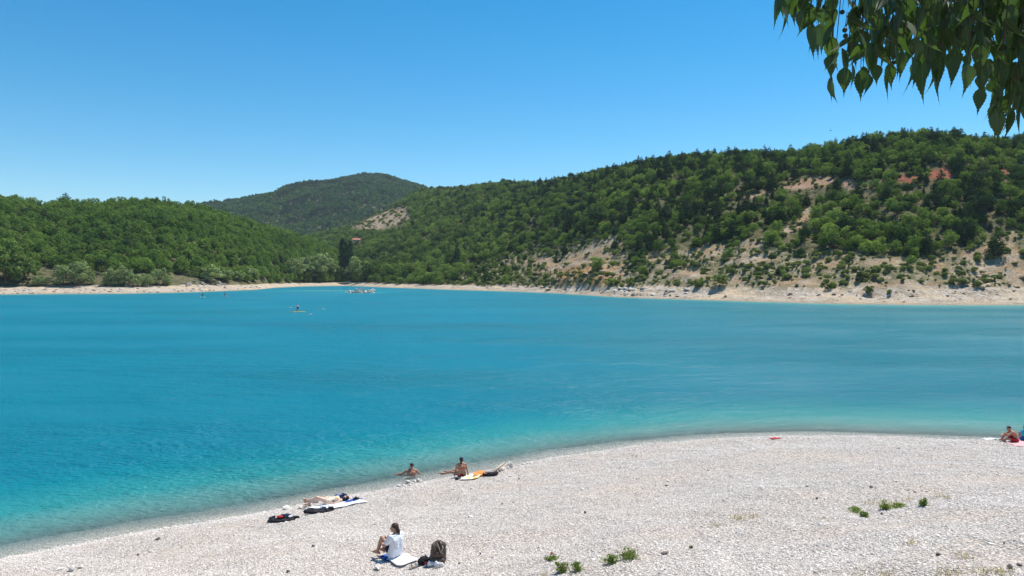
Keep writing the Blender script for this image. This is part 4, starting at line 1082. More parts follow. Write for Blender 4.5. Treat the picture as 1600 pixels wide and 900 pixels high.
# -- the pair at the right edge
B = ground_at(1587, 691.5, 12); B.z += 0.03
W5 = person(B, (-0.93, 0.35), 'person with bare tanned back in red shorts bending forward at the right edge')
J = dict(pelvis=(0, 0, .10), waist=(0, .02, .27), chest=(0, .10, .41), neck=(0, .20, .53), head=(0, .30, .64), face=(-.1, .9, -.45), shR=(.19, .16, .49), shL=(-.19, .16, .49), elR=(.27, .34, .34), haR=(.12, .52, .30),
         elL=(-.27, .36, .34), haL=(-.10, .54, .30), knR=(.16, .40, .34), anR=(.12, .56, .06), toR=(.13, .68, .03), knL=(-.22, .38, .18), anL=(.0, .52, .06), toL=(.10, .58, .03))
blob('body', body_prims(J, 1.02, True), 0.011, M['skin_red'], 3, W5)
blob('hair', [('e', (0, .285, .69), (.084, .098, .075))], 0.010, M['hair_dark'], 1, W5)
blob('shorts', [('c', (-.09, 0, .10), .122, (-.15, .22, .15), .095), ('c', (.09, 0, .10), .122, (.13, .22, .24), .095), ('c', (-.09, 0, .10), .122, (.09, 0, .10), .122)], 0.013, M['red_cloth'], 1, W5, clip_z=0.0)
face_details(W5, J)
B = ground_at(1602, 690.5, 12); B.z += 0.03
W6 = person(B, (0.3, 0.95), 'person in bright cyan and navy top, half cut off by the right edge')
J = dict(pelvis=(0, 0, .10), waist=(0, -.04, .26), chest=(0, -.03, .40), neck=(0, .01, .54), head=(0, .05, .68), face=(-.1, .98, -.12), shR=(.165, -.02, .50), shL=(-.165, -.02, .50), elR=(.26, .06, .30), haR=(.10, .28, .34),
         elL=(-.26, .06, .30), haL=(-.08, .30, .34), knR=(.14, .34, .38), anR=(.10, .48, .07), toR=(.10, .60, .03), knL=(-.14, .34, .38), anL=(-.10, .48, .07), toL=(-.10, .60, .03))
blob('body', body_prims(J), 0.011, M['skin'], 3, W6)
blob('top', [('c', (-.075, -.04, .32), .112, (-.165, -.02, .50), .072), ('c', (.075, -.04, .32), .112, (.165, -.02, .50), .072), ('c', (-.05, -.03, .36), .11, (.05, -.03, .46), .10)], 0.011, M['cyan_cloth'], 1, W6)
blob('skirt', [('c', (-.10, 0, .10), .122, (-.06, -.04, .26), .112), ('c', (.10, 0, .10), .122, (.06, -.04, .26), .112)], 0.012, M['blue_cloth'], 1, W6, clip_z=0.0)
blob('hair', [('e', (0, .025, .715), (.086, .098, .080)), ('c', (0, -.03, .68), .05, (0, -.07, .56), .03)], 0.010, M['hair_dark'], 1, W6)

# ------------------------------------------------------------------ on the lake
def board(nm, px, py, rz, mat, lab, L=3.2):
    p = on_plane(px, py); bm = bmesh.new(); n = 16
    up_, dn = [], []
    for i in range(n + 1):
        t = -1 + 2 * i / n; w = 0.38 * (1 - abs(t) ** 2.6) + 0.015
        z = 0.10 + 0.10 * max(0, t) ** 4
        row = [bm.verts.new((sx * w, t * L / 2, zz)) for sx, zz in ((-1, z), (-.55, z + .03), (.55, z + .03), (1, z), (.8, z - .11), (-.8, z - .11))]
        if i: 
            for k in range(6): bm.faces.new((pr[k], pr[(k + 1) % 6], row[(k + 1) % 6], row[k]))
        else: bm.faces.new(row)
        pr = row
    bm.faces.new(list(reversed(pr))); bmesh.ops.recalc_face_normals(bm, faces=bm.faces)
    e = empty(nm, (p[0], p[1], 0), rz, lab, 'paddle board', 'paddle boards on the lake')
    link('deck', bm_mesh('deck', bm, mat), e)
    bm = bmesh.new(); tube_bm(bm, [(0, -L * .42, .02), (0, -L * .46, -.16)], [0.05, 0.02], 6); link('fin', bm_mesh('fin', bm, M['rubber']), e)
    return e
def paddler(px, py, rz, top, legs, lab, sk='skin', kneel=False):
    p = on_plane(px, py); e = empty('person', (p[0], p[1], 0.13), rz, lab, 'person', 'paddlers on the lake')
    J = dict(pelvis=(0, 0, .92), waist=(0, .02, 1.08), chest=(0, .06, 1.26), neck=(0, .10, 1.44), head=(0, .14, 1.60), face=(0, .95, -.2), shR=(.19, .08, 1.38), shL=(-.19, .08, 1.38), elR=(.25, .30, 1.22), haR=(.24, .46, 1.35),
             elL=(-.20, .30, 1.12), haL=(.12, .44, .90), knR=(.13, .10, .48), anR=(.16, 0, .08), toR=(.18, .14, .03), knL=(-.13, .10, .48), anL=(-.16, 0, .08), toL=(-.18, .14, .03), right=(1, 0, 0))
    blob('body', body_prims(J, 1.0, True, 0.011), 0.02, M[sk], 2, e)
    blob('vest', [('c', (-.07, .02, 1.08), .112, (-.10, .06, 1.26), .125), ('c', (.07, .02, 1.08), .112, (.10, .06, 1.26), .125), ('c', (-.10, .06, 1.26), .125, (-.18, .08, 1.37), .08), ('c', (.10, .06, 1.26), .125, (.18, .08, 1.37), .08)], 0.02, M[top], 1, e)
    blob('shorts', [('c', (-.09, 0, .92), .125, (-.13, .08, .56), .09), ('c', (.09, 0, .92), .125, (.13, .08, .56), .09)], 0.02, M[legs], 1, e)
    blob('hair', [('e', (0, .125, 1.65), (.09, .10, .075))], 0.014, M['hair_dark'], 1, e)
    # the paddle is held: a thing of its own
    bm = bmesh.new(); c, s = math.cos(rz), math.sin(rz)
    T = lambda v: (p[0] + v[0] * c - v[1] * s, p[1] + v[0] * s + v[1] * c, v[2] + .13)
    q = empty('paddle', T((.25, .47, 1.4)), 0, 'long paddle held by the ' + lab.split(',')[0], 'paddle', 'paddles held over the lake')
    o0 = Vector(T((.25, .47, 1.4)))
    tube_bm(bm, [tuple(Vector(T(v)) - o0) for v in ((.25, .47, 1.42), (.10, .45, .86), (0.0, .43, .30))], [0.022, 0.022, 0.022], 6); link('shaft', bm_mesh('shaft', bm, M['rubber']), q)
    bm = bmesh.new(); tube_bm(bm, [tuple(Vector(T(v)) - o0) for v in ((0.01, .43, .32), (-.03, .43, .15), (-.06, .42, -.10))], [0.03, 0.10, 0.06], 6); link('blade', bm_mesh('blade', bm, M['rubber']), q)
    return e
board('paddle_board', 317, 464.5, rad(70), M['white_board'], 'pale paddle board, leftmost of the three on the lake', 3.0)
paddler(317, 464.5, rad(70), 'navy', 'navy', 'dark clothed paddler, leftmost on the lake, standing', 'skin_dark')
board('paddle_board', 352, 463.0, rad(95), M['pink_cloth'], 'pinkish paddle board in the middle of the three near the left shore', 3.0)
paddler(352, 463.0, rad(80), 'navy', 'red_cloth', 'paddler in dark top, second from left near the shore, standing', 'skin_dark')
board('paddle_board', 466, 487.5, rad(100), M['yellow'], 'yellow paddle board farthest from the left shore', 3.4)
paddler(465.5, 487.3, rad(60), 'pink_cloth', 'navy', 'paddler in pink top, the one far out on the yellow board, standing', 'skin_red')
def swimmer(px, py, rz, lab, sk='skin', cap=None):
    p = on_plane(px, py); e = empty('person', (p[0], p[1], 0), rz, lab, 'swimmer', 'swimmers round the yellow board')
    J = dict(pelvis=(0, -.55, -.10), waist=(0, -.36, -.08), chest=(0, -.20, -.04), neck=(0, -.02, .03), head=(0, .10, .13), face=(0, .95, .1), shR=(.19, -.08, .0), shL=(-.19, -.08, .0), elR=(.36, .16, .10), haR=(.26, .40, .04),
             elL=(-.36, .12, .02), haL=(-.30, .38, -.04), knR=(.13, -.95, -.16), anR=(.13, -1.3, -.05), toR=(.13, -1.4, .02), knL=(-.13, -.95, -.12), anL=(-.13, -1.3, -.12), toL=(-.13, -1.4, -.08))
    blob('body', body_prims(J, 1.0, True, 0.011), 0.026, M[sk], 2, e)
    blob('swim_cap' if cap else 'hair', [('e', (0, .08, .17), (.095, .10, .08))], 0.014, M[cap or 'hair_dark'], 1, e)
swimmer(454.5, 480.5, rad(80), 'dark haired swimmer left of the yellow board', 'skin_light')
swimmer(485, 491.5, rad(-60), 'swimmer in white cap just right of the yellow board', 'skin_light', 'white_cloth')
swimmer(458, 487.8, rad(100), 'swimmer holding on by the left end of the yellow board', 'skin_dark')
swimmer(505, 483.3, rad(-80), 'pale swimmer farthest right of the yellow board', 'skin_light', 'white_cloth')

# the beached boat and the house in the valley
p = on_shore(545, 442.5); e = empty('small_boat', (p.x, p.y, p.z + 0.1), rad(65), 'small white and blue boat pulled up on the cove beach', 'boat')
bm = bmesh.new(); pr = None
for i in range(9):
    t = i / 8; w = 1.0 * math.sin(math.pi * (0.30 + 0.70 * t)) ** 0.7 + 0.02; zt = 0.9 + 0.35 * t * t; y = -2.6 + 5.4 * t
    row = [bm.verts.new(v) for v in ((-w, y, zt), (-w * .8, y, .25), (0, y, 0.05), (w * .8, y, .25), (w, y, zt), (w * .86, y, zt - .02), (0, y, .35), (-w * .86, y, zt - .02))]
    if pr:
        for k in range(8): bm.faces.new((pr[k], pr[(k + 1) % 8], row[(k + 1) % 8], row[k]))
    else: bm.faces.new(row)
    pr = row
bm.faces.new(list(reversed(pr))); bmesh.ops.recalc_face_normals(bm, faces=bm.faces); link('hull', bm_mesh('hull', bm, M['white_board'], False), e)
blob('cabin', [('c', (-.4, .2, .9), .45, (.4, .2, .9), .45), ('c', (-.4, 1.0, .9), .4, (.4, 1.0, .9), .4)], 0.07, M['blue_cloth'], 1, e)
bm = bmesh.new(); tube_bm(bm, [(0, 1.0, 1.1), (0, 1.0, 3.6)], [0.06, 0.04], 6); link('mast', bm_mesh('mast', bm, M['white_board']), e)
p = on_shore(557, 379); e = empty('stone_house', (p.x, p.y, p.z - 0.5), rad(15), 'small tiled roof house among the trees above the poplars', 'house')
hw, hd_, hh = 4.2, 3.2, 3.6
bm = bmesh.new(); bmesh.ops.create_cube(bm, size=1, matrix=Matrix.Translation((0, 0, hh / 2)) @ Matrix.Diagonal((hw * 2, hd_ * 2, hh, 1))); link('wall', bm_mesh('wall', bm, M['plaster'], False), e)
bm = bmesh.new(); v = [bm.verts.new(c) for c in ((-hw - .5, -hd_ - .6, hh), (hw + .5, -hd_ - .6, hh), (hw + .5, hd_ + .6, hh), (-hw - .5, hd_ + .6, hh), (-hw - .5, 0, hh + 2.2), (hw + .5, 0, hh + 2.2))]
for f_ in ((0, 1, 5, 4), (2, 3, 4, 5), (0, 4, 3), (1, 2, 5), (0, 3, 2, 1)): bm.faces.new([v[i] for i in f_])
link('roof', bm_mesh('roof', bm, M['red_tile'], False), e)
for x_ in (-2.4, 0, 2.4):
    bm = bmesh.new(); bmesh.ops.create_cube(bm, size=1, matrix=Matrix.Translation((x_, -hd_ - 0.02, 2.3)) @ Matrix.Diagonal((1.1, 0.12, 1.5, 1))); link('window', bm_mesh('window', bm, M['navy'], False), e)

# ------------------------------------------------------------------ things lying on the beach
def near_pt(px, py): return ground_at(px, py, 9)
def towel(nm, corners, mat, lab, cat='towel', nx=22, ny=12, lift=0.055, wr=0.018, parent=None):
    C4 = [near_pt(*c) for c in corners]; o0 = sum((Vector(c) for c in C4), Vector()) / 4
    V = []
    for j in range(ny + 1):
        for i in range(nx + 1):
            u, v = i / nx, j / ny
            a = C4[0].lerp(C4[1], u); b = C4[3].lerp(C4[2], u); q = a.lerp(b, v)
            x, y = q.x + 0.03 * math.sin(v * 9), q.y + 0.03 * math.sin(u * 8)
            V.append((x, y, lift + wr * 0.48 * math.sin(u * 14 + v * 5)))
    V = np.array(V); V[:, 2] += near_h(V[:, 0], V[:, 1]) + wr * 2.4 * fbm(V[:, 0] * 4, V[:, 1] * 4, 3, 77); V -= np.array(o0)
    me = mesh_np(nm, V, grid_faces(ny + 1, nx + 1), M[mat], True)
    o = link(nm, me, parent, o0); md = o.modifiers.new('t', 'SOLIDIFY'); md.thickness = 0.014
    return tag(o, lab, cat)
def heap(nm, px, py, L, W, H, rz, mat, lab, cat, extra=(), seed=1, lift=0.02):
    p = near_pt(px, py); rr = random.Random(seed); P = []
    for i in range(9):
        t = rr.uniform(-.42, .42); s_ = rr.uniform(-.3, .3); d = rr.uniform(-.5, .5); l = rr.uniform(.12, .30)
        a = V_((t * L, s_ * W, H * rr.uniform(.22, .5))); b = a + V_((math.cos(d) * l * L * .8, math.sin(d) * l * L * .5, rr.uniform(-.15, .25) * H))
        P.append(('c', a, H * rr.uniform(.32, .5), b, H * rr.uniform(.2, .4)))
    P.append(('e', (0, 0, H * .25), (L * .48, W * .42, H * .38)))
    e = empty(nm, (p.x, p.y, p.z + lift), rz, lab, cat)
    blob('cloth', P, max(0.012, H * 0.07), M[mat], 1, e, H * 0.16, 9 / max(L, .2), clip_z=0.0)
    for (n2, c, r, m2) in extra: blob(n2, [('e', c, r)], max(0.008, min(r) * 0.25), M[m2], 1, e, min(r) * 0.25, 14)
    return e
def shoe(nm, px, py, rz, mat, lab, cat='shoe', L=0.23, open_=False, lift=0.05, group=None):
    p = near_pt(px, py); e = empty(nm, (p.x, p.y, p.z + lift), rz, lab, cat, group)
    blob('sole', [('c', (0, -L * .36, .012), .036, (0, L * .1, .012), .040), ('c', (0, L * .1, .012), .040, (0, L * .36, .012), .034)], 0.008, M['pale_trim' if mat != 'white_cloth' else 'white_cloth'], 1, e).scale = (1, 1, 0.5)
    if open_:
        for y in (-.05, .06): blob('strap', [('c', (-.04, y, .015), .010, (-.02, y + .01, .055), .010), ('c', (-.02, y + .01, .055), .010, (.02, y + .01, .055), .010), ('c', (.02, y + .01, .055), .010, (.04, y, .015), .010)], 0.005, M[mat], 1, e)
    else:
        blob('upper', [('c', (0, -L * .34, .045), .038, (0, -L * .30, .080), .034), ('c', (0, -L * .30, .05), .040, (0, L * .34, .030), .030)], 0.008, M[mat], 1, e)
        blob('laces', [('c', (-.02, .01, .088), .006, (.02, .02, .085), .006), ('c', (-.02, .04, .076), .006, (.02, .05, .073), .006)], 0.004, M['grey_cloth'], 0, e)
    return e
towel('blue_mat', [(592, 872), (606, 879), (633, 871), (618, 865)], 'blue_cloth', 'blue beach mat under the person in the white T-shirt', 'beach mat', lift=0.045)
towel('white_towel', [(604, 877), (625, 889), (654, 878), (632, 868)], 'white_cloth', 'white towel spread beside the blue mat towards the backpack', lift=0.068)
towel('beach_towel', [(472, 799), (518, 797), (574, 786), (531, 781)], 'white_cloth', 'long white towel under the sunbather', lift=0.05)
towel('beach_towel', [(716, 752), (742, 750), (760, 743), (738, 742)], 'stripe', 'towel with yellow and orange print beside the bikini sitter')
towel('orange_towel', [(738, 747), (768, 744), (768, 739), (744, 739)], 'orange_cloth', 'crumpled orange cloth beyond the printed towel', lift=0.07, wr=0.03)
towel('white_towel', [(1534, 686.5), (1572, 691), (1574, 688), (1545, 685.2)], 'white_cloth', 'white towel at the waterline left of the pair at the edge')
towel('pink_towel', [(1570, 692), (1590, 698), (1618, 696), (1612, 689)], 'pink_cloth', 'pink towel under the pair at the right edge', lift=0.03)
towel('red_cloth', [(1200, 686.6), (1212, 687.2), (1222, 685.9), (1208, 685.0)], 'red_cloth', 'thin red cloth lying alone at the far waterline', 'cloth')
# backpack
p = near_pt(685, 881); e = empty('backpack', (p.x, p.y, p.z + 0.02), rad(10), 'dark brown canvas backpack standing upright on the pebbles', 'backpack')
blob('body', [('c', (-.09, 0, .10), .105, (-.085, .0, .40), .090), ('c', (.09, 0, .10), .105, (.09, .0, .41), .092), ('c', (0, 0, .10), .115, (0, .02, .38), .085), ('c', (-.09, -.03, .08), .09, (.09, -.03, .08), .09), ('c', (-.10, .02, .42), .065, (-.01, .02, .50), .040), ('c', (.10, .02, .42), .070, (.04, .02, .49), .040)], 0.011, M['brown_cloth'], 1, e, 0.016, 9, clip_z=0.0)
blob('front_pocket', [('c', (-.06, -.10, .10), .07, (.07, -.10, .10), .07), ('c', (-.05, -.09, .24), .055, (.06, -.09, .24), .055)], 0.010, M['brown_cloth'], 1, e, 0.010, 12, clip_z=0.0)
for sg in (-1, 1): blob('strap', [('c', (sg * .05, -.02, .50), .016, (sg * .10, -.095, .40), .017), ('c', (sg * .10, -.095, .40), .017, (sg * .055, -.115, .28), .016)], 0.007, M['pale_trim' if sg > 0 else 'brown_cloth'], 1, e)
blob('handle', ring((0, .0, .50), .035, .02, .011, 10), 0.006, M['black'], 0, e)
blob('drawstring', [('c', (-.03, -.05, .50), .010, (.02, -.12, .36), .009), ('c', (.02, -.12, .36), .009, (.05, -.13, .26), .007)], 0.005, M['pale_trim'], 0, e)
# cap with a pale brim, leaning on the backpack
p = near_pt(676, 881); e = empty('brown_cap', (p.x, p.y, p.z + 0.06), rad(20), 'round brown cap with pale brim leaning on the backpack', 'cap')
blob('crown', [('e', (0, 0, .10), (.085, .075, .085))], 0.008, M['brown_cloth'], 1, e); blob('brim', [('e', (.02, -.05, .15), (.10, .035, .018), Quaternion((1, 0, 0), 0.5))], 0.006, M['pale_trim'], 1, e)
heap('black_bag', 661, 881.5, .26, .20, .17, 0.3, 'black', 'soft black camera bag slumped between towel and backpack', 'bag', (('clasp', (0, -.08, .10), (.03, .02, .02), 'grey_cloth'), ('red_label', (.03, -.10, .04), (.035, .015, .03), 'red_cloth')), 3)
heap('white_cloth_bundle', 672, 876, .18, .12, .10, 0.3, 'white_cloth', 'small white cloth bundle behind the black bag', 'cloth', (), 5)
shoe('sneaker', 675, 886, rad(-60), 'white_cloth', 'white sneaker next to the black bag', group='white sneakers by the backpack')
shoe('sneaker', 686, 887, rad(-75), 'white_cloth', 'white sneaker in front of the backpack', group='white sneakers by the backpack')
shoe('sandal', 646, 888.5, rad(-55), 'grey_cloth', 'grey sandal at the corner of the white towel', 'sandal', open_=True)
# by the sunbather
heap('black_jacket', 498, 801, 1.0, .42, .17, 0.24, 'black', 'black jacket heaped in front of the sunbather', 'jacket', (('sleeve', (.38, .02, .06), (.17, .08, .05), 'black'),), 8)
heap('black_clothes_pile', 440, 815, .95, .40, .16, 0.22, 'black', 'pile of dark clothes with a red item, nearest the left', 'clothes', (('red_sleeve', (-.05, -.03, .15), (.12, .06, .035), 'red_cloth'), ('blue_shirt', (.12, .06, .16), (.18, .09, .05), 'navy'), ('white_sock', (.26, .0, .13), (.06, .05, .035), 'white_cloth')), 12)
heap('blue_beach_bag', 528, 784.5, .22, .20, .24, 0.2, 'blue_cloth', 'bright blue bag standing at the head of the sunbather', 'bag', (('pocket', (0, -.07, .1), (.06, .03, .06), 'cyan_cloth'),), 21, 0.05)
heap('navy_bag', 535.5, 785, .18, .20, .26, 0.2, 'navy', 'darker navy bag leaning behind the bright blue bag', 'bag', (('handle', (0, 0, .27), (.05, .015, .03), 'blue_cloth'),), 23, 0.05)
heap('black_pouch', 556, 784, .20, .13, .12, 0.2, 'black', 'small black pouch on the right end of the long towel', 'pouch', (('flap', (0, -.04, .10), (.07, .04, .02), 'rubber'),), 25, 0.06)
towel('blue_towel', [(538, 788), (552, 786), (566, 782), (548, 782)], 'blue_cloth', 'folded blue cloth on the long white towel', lift=0.075)
shoe('sandal', 476, 795, rad(-20), 'grey_cloth', 'dark sandal at the feet of the sunbather', 'sandal', open_=True)
heap('white_bag', 507, 795, .30, .20, .11, 0.1, 'white_cloth', 'crumpled white cloth behind the black jacket', 'cloth', (), 31)
heap('black_sandal_pair', 715, 750, .24, .20, .10, 0.2, 'rubber', 'pair of black flip flops piled left of the printed towel', 'sandals', (), 33)
heap('dark_clothes', 766, 744, .62, .34, .16, 0.25, 'black', 'dark clothes with a green grey shirt by the driftwood', 'clothes', (('shirt', (-.05, .02, .15), (.20, .09, .04), 'grey_cloth'),), 37)

# loose stones and driftwood one can single out
M['wet_stone'] = stone_mat('whitish_stone', (0.62, 0.585, 0.54), (0.74, 0.705, 0.66))  # the whitish stones' own colour
M['dark_stone'] = stone_mat('dark_stone', (0.12, 0.10, 0.10), (0.2, 0.17, 0.16))
BR = [rock_mesh('stone', M['wet_stone'], 200 + i, 0.6) for i in range(4)]; DR = [rock_mesh('stone', M['dark_stone'], 220 + i, 0.6) for i in range(2)]
def stone(px, py, w, h, lab, lib=BR, rz=None, grp=None, nm='stone'):
    p = near_pt(px, py); s = w * p.y / F; hh = h * p.y / F
    o = link(nm, R.choice(lib), None, (p.x, p.y, max(p.z, -0.05) + hh * 0.55), (0, 0, R.random() * 6 if rz is None else rz), (s * 1.2, s * 0.95, hh * 2.0)); return tag(o, lab, 'stone', grp)
for a in ((447, 796, 15, 6, 'smooth whitish stone at the waterline behind the clothes pile'), (494, 786, 13, 7, 'grey flat stone standing behind the sunbather'), (484, 790, 7, 6, 'brown stone left of the grey flat stone'), (470, 795, 8, 5, 'low stone at the left end of the long towel'),
          (508, 784, 8, 3, 'pale low stone right of the grey flat stone'), (299, 816, 6, 2, 'white stone awash, right one of two'), (257, 825, 7, 2, 'white stone awash, left one of two'), (591, 890, 13, 7, 'pinkish stone on the pebbles before the blue mat'),
          (112, 892, 12, 8, 'squared brownish stone at the lower left'), (92, 891, 12, 4, 'flat stone left of the squared brownish stone'), (126, 888, 9, 4, 'small stone right of the squared brownish stone'), (798, 731, 9, 9, 'white stone standing on end at the waterline'),
          (785, 735, 11, 5, 'pale stone next to the driftwood'), (735, 808, 10, 3, 'flat pale stone alone in the middle of the beach')): stone(*a)
for i, (px, py, w, h) in enumerate(((616, 763, 6, 2.5), (624, 761, 8, 4), (631, 760, 7, 3), (637, 756, 8, 6), (644, 757, 7, 3), (648, 755, 8, 5), (653, 753, 7, 5), (658, 754, 6, 4), (640, 759, 6, 3))):
    stone(px, py, w, h, 'white stone in the little cairn row below the bather in the water', grp='white stones piled in a row at the waterline')
for i, (px, py, w, h) in enumerate(((811, 728, 5, 2.5), (817, 726, 6, 3), (824, 725, 5, 3), (830, 724, 6, 2))): stone(px, py, w, h, 'low white stone in the string beyond the upright white stone', grp='string of low white stones')
for px, py, w, h, lab in ((1578, 889, 9, 7, 'dark brown stone at the lower right corner'), (1466, 868, 8, 4, 'dark split stone below the weeds on the right'), (247, 843, 8, 3, 'dark grey stone on the left beach near the water'), (1592, 884, 8, 4, 'dark stone half out at the right edge'),
                          (1040, 865, 14, 3, 'flat reddish brown piece on the pebbles right of the big weed'), (1361, 762, 6, 3, 'dark pebble high on the right beach')): stone(px, py, w, h, lab, DR)
BLM = [('the backpack', 685, 870), ('the person in white', 615, 850), ('the clothes pile', 440, 812), ('the sunbather', 515, 790), ('the stone row', 640, 758), ('the bikini sitter', 720, 740), ('the driftwood', 785, 735), ('the biggest weed', 981, 862),
       ('the red flowered weed', 862, 872), ('the small round weed', 1351, 802), ('the yellow tipped weed', 1384, 790), ('the thin lone weed', 1443, 785), ('the reddish flat piece', 1040, 865), ('the lower right corner', 1590, 890), ('the lower left stones', 110, 890), ('the red cloth', 1212, 686),
       ('the right edge pair', 1585, 690), ('the tiny sprout', 1080, 857), ('the left shallows', 250, 830), ('the dark split stone', 1466, 866), ('the upper beach', 1000, 750), ('the beach crest', 1250, 740), ('the middle beach', 850, 800)]
def beach_words(px, py):
    b = min(BLM, key=lambda l: math.hypot(px - l[1], (py - l[2]) * 1.6)); dx, dy = px - b[1], (py - b[2]) * 1.6; d = math.hypot(dx, dy)
    return ('close ' if d < 40 else 'well ' if d > 110 else '') + ('right of' if abs(dx) > abs(dy) and dx > 0 else 'left of' if abs(dx) > abs(dy) else 'in front of' if dy > 0 else 'beyond') + ' ' + b[0]
for i in range(60):
    px, py = R.uniform(20, 1590), R.uniform(700, 898)
    if near_pt(px, py).z < 0.15 or (560 < px < 710 and py > 800): continue
    stone(px, py, R.uniform(3, 6.5), R.uniform(1.5, 3.5), *((lambda dk: ('%s loose stone on the pebbles %s' % ('dark' if dk else 'pale', beach_words(px, py)), DR if dk else BR))(R.random() > 0.6)), grp='bigger loose stones on the beach')
for (a, b, r, lab) in (((770, 740), (788, 731), .07, 'bleached driftwood log by the dark clothes'), ((780, 738), (796, 729), .05, 'thin driftwood branch behind the log')):
    A, Bp = near_pt(*a), near_pt(*b); m = (A + Bp) / 2; bm = bmesh.new()
    tube_bm(bm, [tuple(A - m + V_((0, 0, .08))), tuple(V_((.03, .05, .16))), tuple(Bp - m + V_((0, 0, .22)))], [r, r * .8, r * .5], 8)
    tag(link('driftwood', bm_mesh('driftwood', bm, M['pale_trim']), None, m), lab, 'driftwood')

# ------------------------------------------------------------------ weeds
M['weed'] = foliage('weed_leaves', (0.13, 0.18, 0.055), (0.25, 0.31, 0.10), 0.3, 0.4); M['dry'] = foliage('dry_grass', (0.34, 0.27, 0.17), (0.46, 0.38, 0.26), 0.2, 0.4)
def blades(name, n, h, w, mat, rr, lw=0.012, upr=0.5, kinds=3):
    V, Fc = [], []
    for i in range(n):
        a = rr.uniform(0, 6.283); o0 = V_((rr.gauss(0, .2) * w, rr.gauss(0, .2) * w, 0)); L = h * rr.uniform(.5, 1.05); lean = rr.uniform(.1, 1.1) * (1 - upr) * 2
        d = V_((math.cos(a) * math.sin(lean), math.sin(a) * math.sin(lean), math.cos(lean))); s = d.cross(V_((0, 0, 1))).normalized() if lean > .02 else V_((1, 0, 0)); s = (s + V_((rr.gauss(0, .3), rr.gauss(0, .3), rr.gauss(0, .2)))).normalized()
        p0 = o0; p1 = o0 + d * L * .5; p2 = o0 + d * L * .9 + V_((math.cos(a), math.sin(a), -.4)) * L * .18
        k = len(V); V += [p0 - s * lw * .3, p0 + s * lw * .3, p1 + s * lw, p1 - s * lw, p2 + s * lw * .15, p2 - s * lw * .15]; Fc += [(k, k + 1, k + 2, k + 3), (k + 3, k + 2, k + 4, k + 5)]
    return mesh_np(name, [tuple(v) for v in V], Fc, M[mat])
def weed(px, py, h, w, lab, flower=None, n=70, upr=0.5):
    p = near_pt(px, py); k = p.y / F; h, w = h * k * .95, w * k * 1.45; rr = random.Random(int(px))
    e = empty('weed', (p.x, p.y, p.z), R.random() * 6, lab, 'plant')
    link('stem', blades('stem', 60, h, w * .7, 'weed', rr, 0.011, 0.45), e)
    V, Fc = leaf_cloud([((rr.uniform(-.5, .5) * w * .7, rr.uniform(-.5, .5) * w * .5, h * rr.uniform(.12, .75)), (w * .22, w * .2, h * .14), .12) for _ in range(8)], n * 3, 0.020, np.random.RandomState(int(px)))
    link('foliage', mesh_np('foliage', V, Fc, M['weed']), e)
    link('dry_stalk', blades('dry_stalk', 16, h * 1.45, w, 'dry', rr, 0.004, 0.75), e)
    if flower:
        for (dx, dz) in ((0.1, 1.0), (-.1, .95), (0.0, 1.1)): blob('flower', [('e', (dx * w, 0, h * dz), (.02, .02, .018))], 0.005, M[flower], 0, e)
for a in ((981, 874, 24, 26, 'biggest green weed on the pebbles, right of its smaller twin'), (954, 881, 20, 17, 'upright green weed left of the biggest weed'), (878, 894, 20, 16, 'leafy weed at the bottom edge of the photo'), (902, 892, 17, 20, 'sprawling weed right of the bottom edge weed'),
          (862, 874, 10, 20, 'low weed with red flowers above the bottom edge weeds', 'red_cloth'), (1351, 808, 11, 12, 'small round weed nearest of the right hand group'), (1384, 796, 19, 14, 'yellow tipped weed, tallest of the right hand group'), (1404, 793, 8, 17, 'low weed right of the yellow tipped weed'),
          (1336, 799, 5, 24, 'flat creeping weed left of the small round weed'), (1443, 791, 17, 9, 'lone thin weed with a tall stalk'), (1080, 857, 5, 5, 'tiny weed sprout in the middle of the beach')): weed(*a)
for i, (px, py) in enumerate(((1418, 782), (1358, 788), (1372, 786), (1398, 788), (1160, 812), (1148, 810), (1290, 812), (1120, 822), (1428, 850), (1510, 872), (1500, 892), (1540, 896), (1562, 894), (1480, 898), (1575, 898), (1385, 898), (1350, 896), (988, 864), (1175, 808), (1482, 779), (1468, 776), (850, 898))):
    p = near_pt(px, py); me = blades('dry_tuft', 46, R.uniform(.08, .16), R.uniform(.3, .7), 'dry', random.Random(i), 0.006, 0.35)
    tag(link('dry_grass_tuft', me, None, p, (0, 0, R.random() * 6)), 'thin straw coloured grass tuft %s' % beach_words(px, py), 'grass tuft', 'dry grass tufts on the beach')

# ------------------------------------------------------------------ a bird far out over the hillside
p = at_depth(1298, 204, 110); e = empty('bird', p, 0.8, 'tiny dark bird gliding above the right hill crest', 'bird')
blob('body', [('c', (0, -.10, 0), .015, (0, .02, 0), .045), ('c', (0, .02, 0), .045, (0, .12, .01), .028), ('c', (0, .12, .01), .02, (0, .17, .005), .006)], 0.009, M['hair_dark'], 1, e)
for sg in (-1, 1):
    me = mesh_np('wing', [(sg * .02, .05, .02), (sg * .02, -.05, .02), (sg * .16, -.02, .07), (sg * .15, .07, .07), (sg * .34, -.08, .04), (sg * .33, -.04, .045)], [(0, 1, 2, 3), (3, 2, 4, 5)], M['hair_dark'])
    w = link('wing', me, e); md = w.modifiers.new('t', 'SOLIDIFY'); md.thickness = 0.006

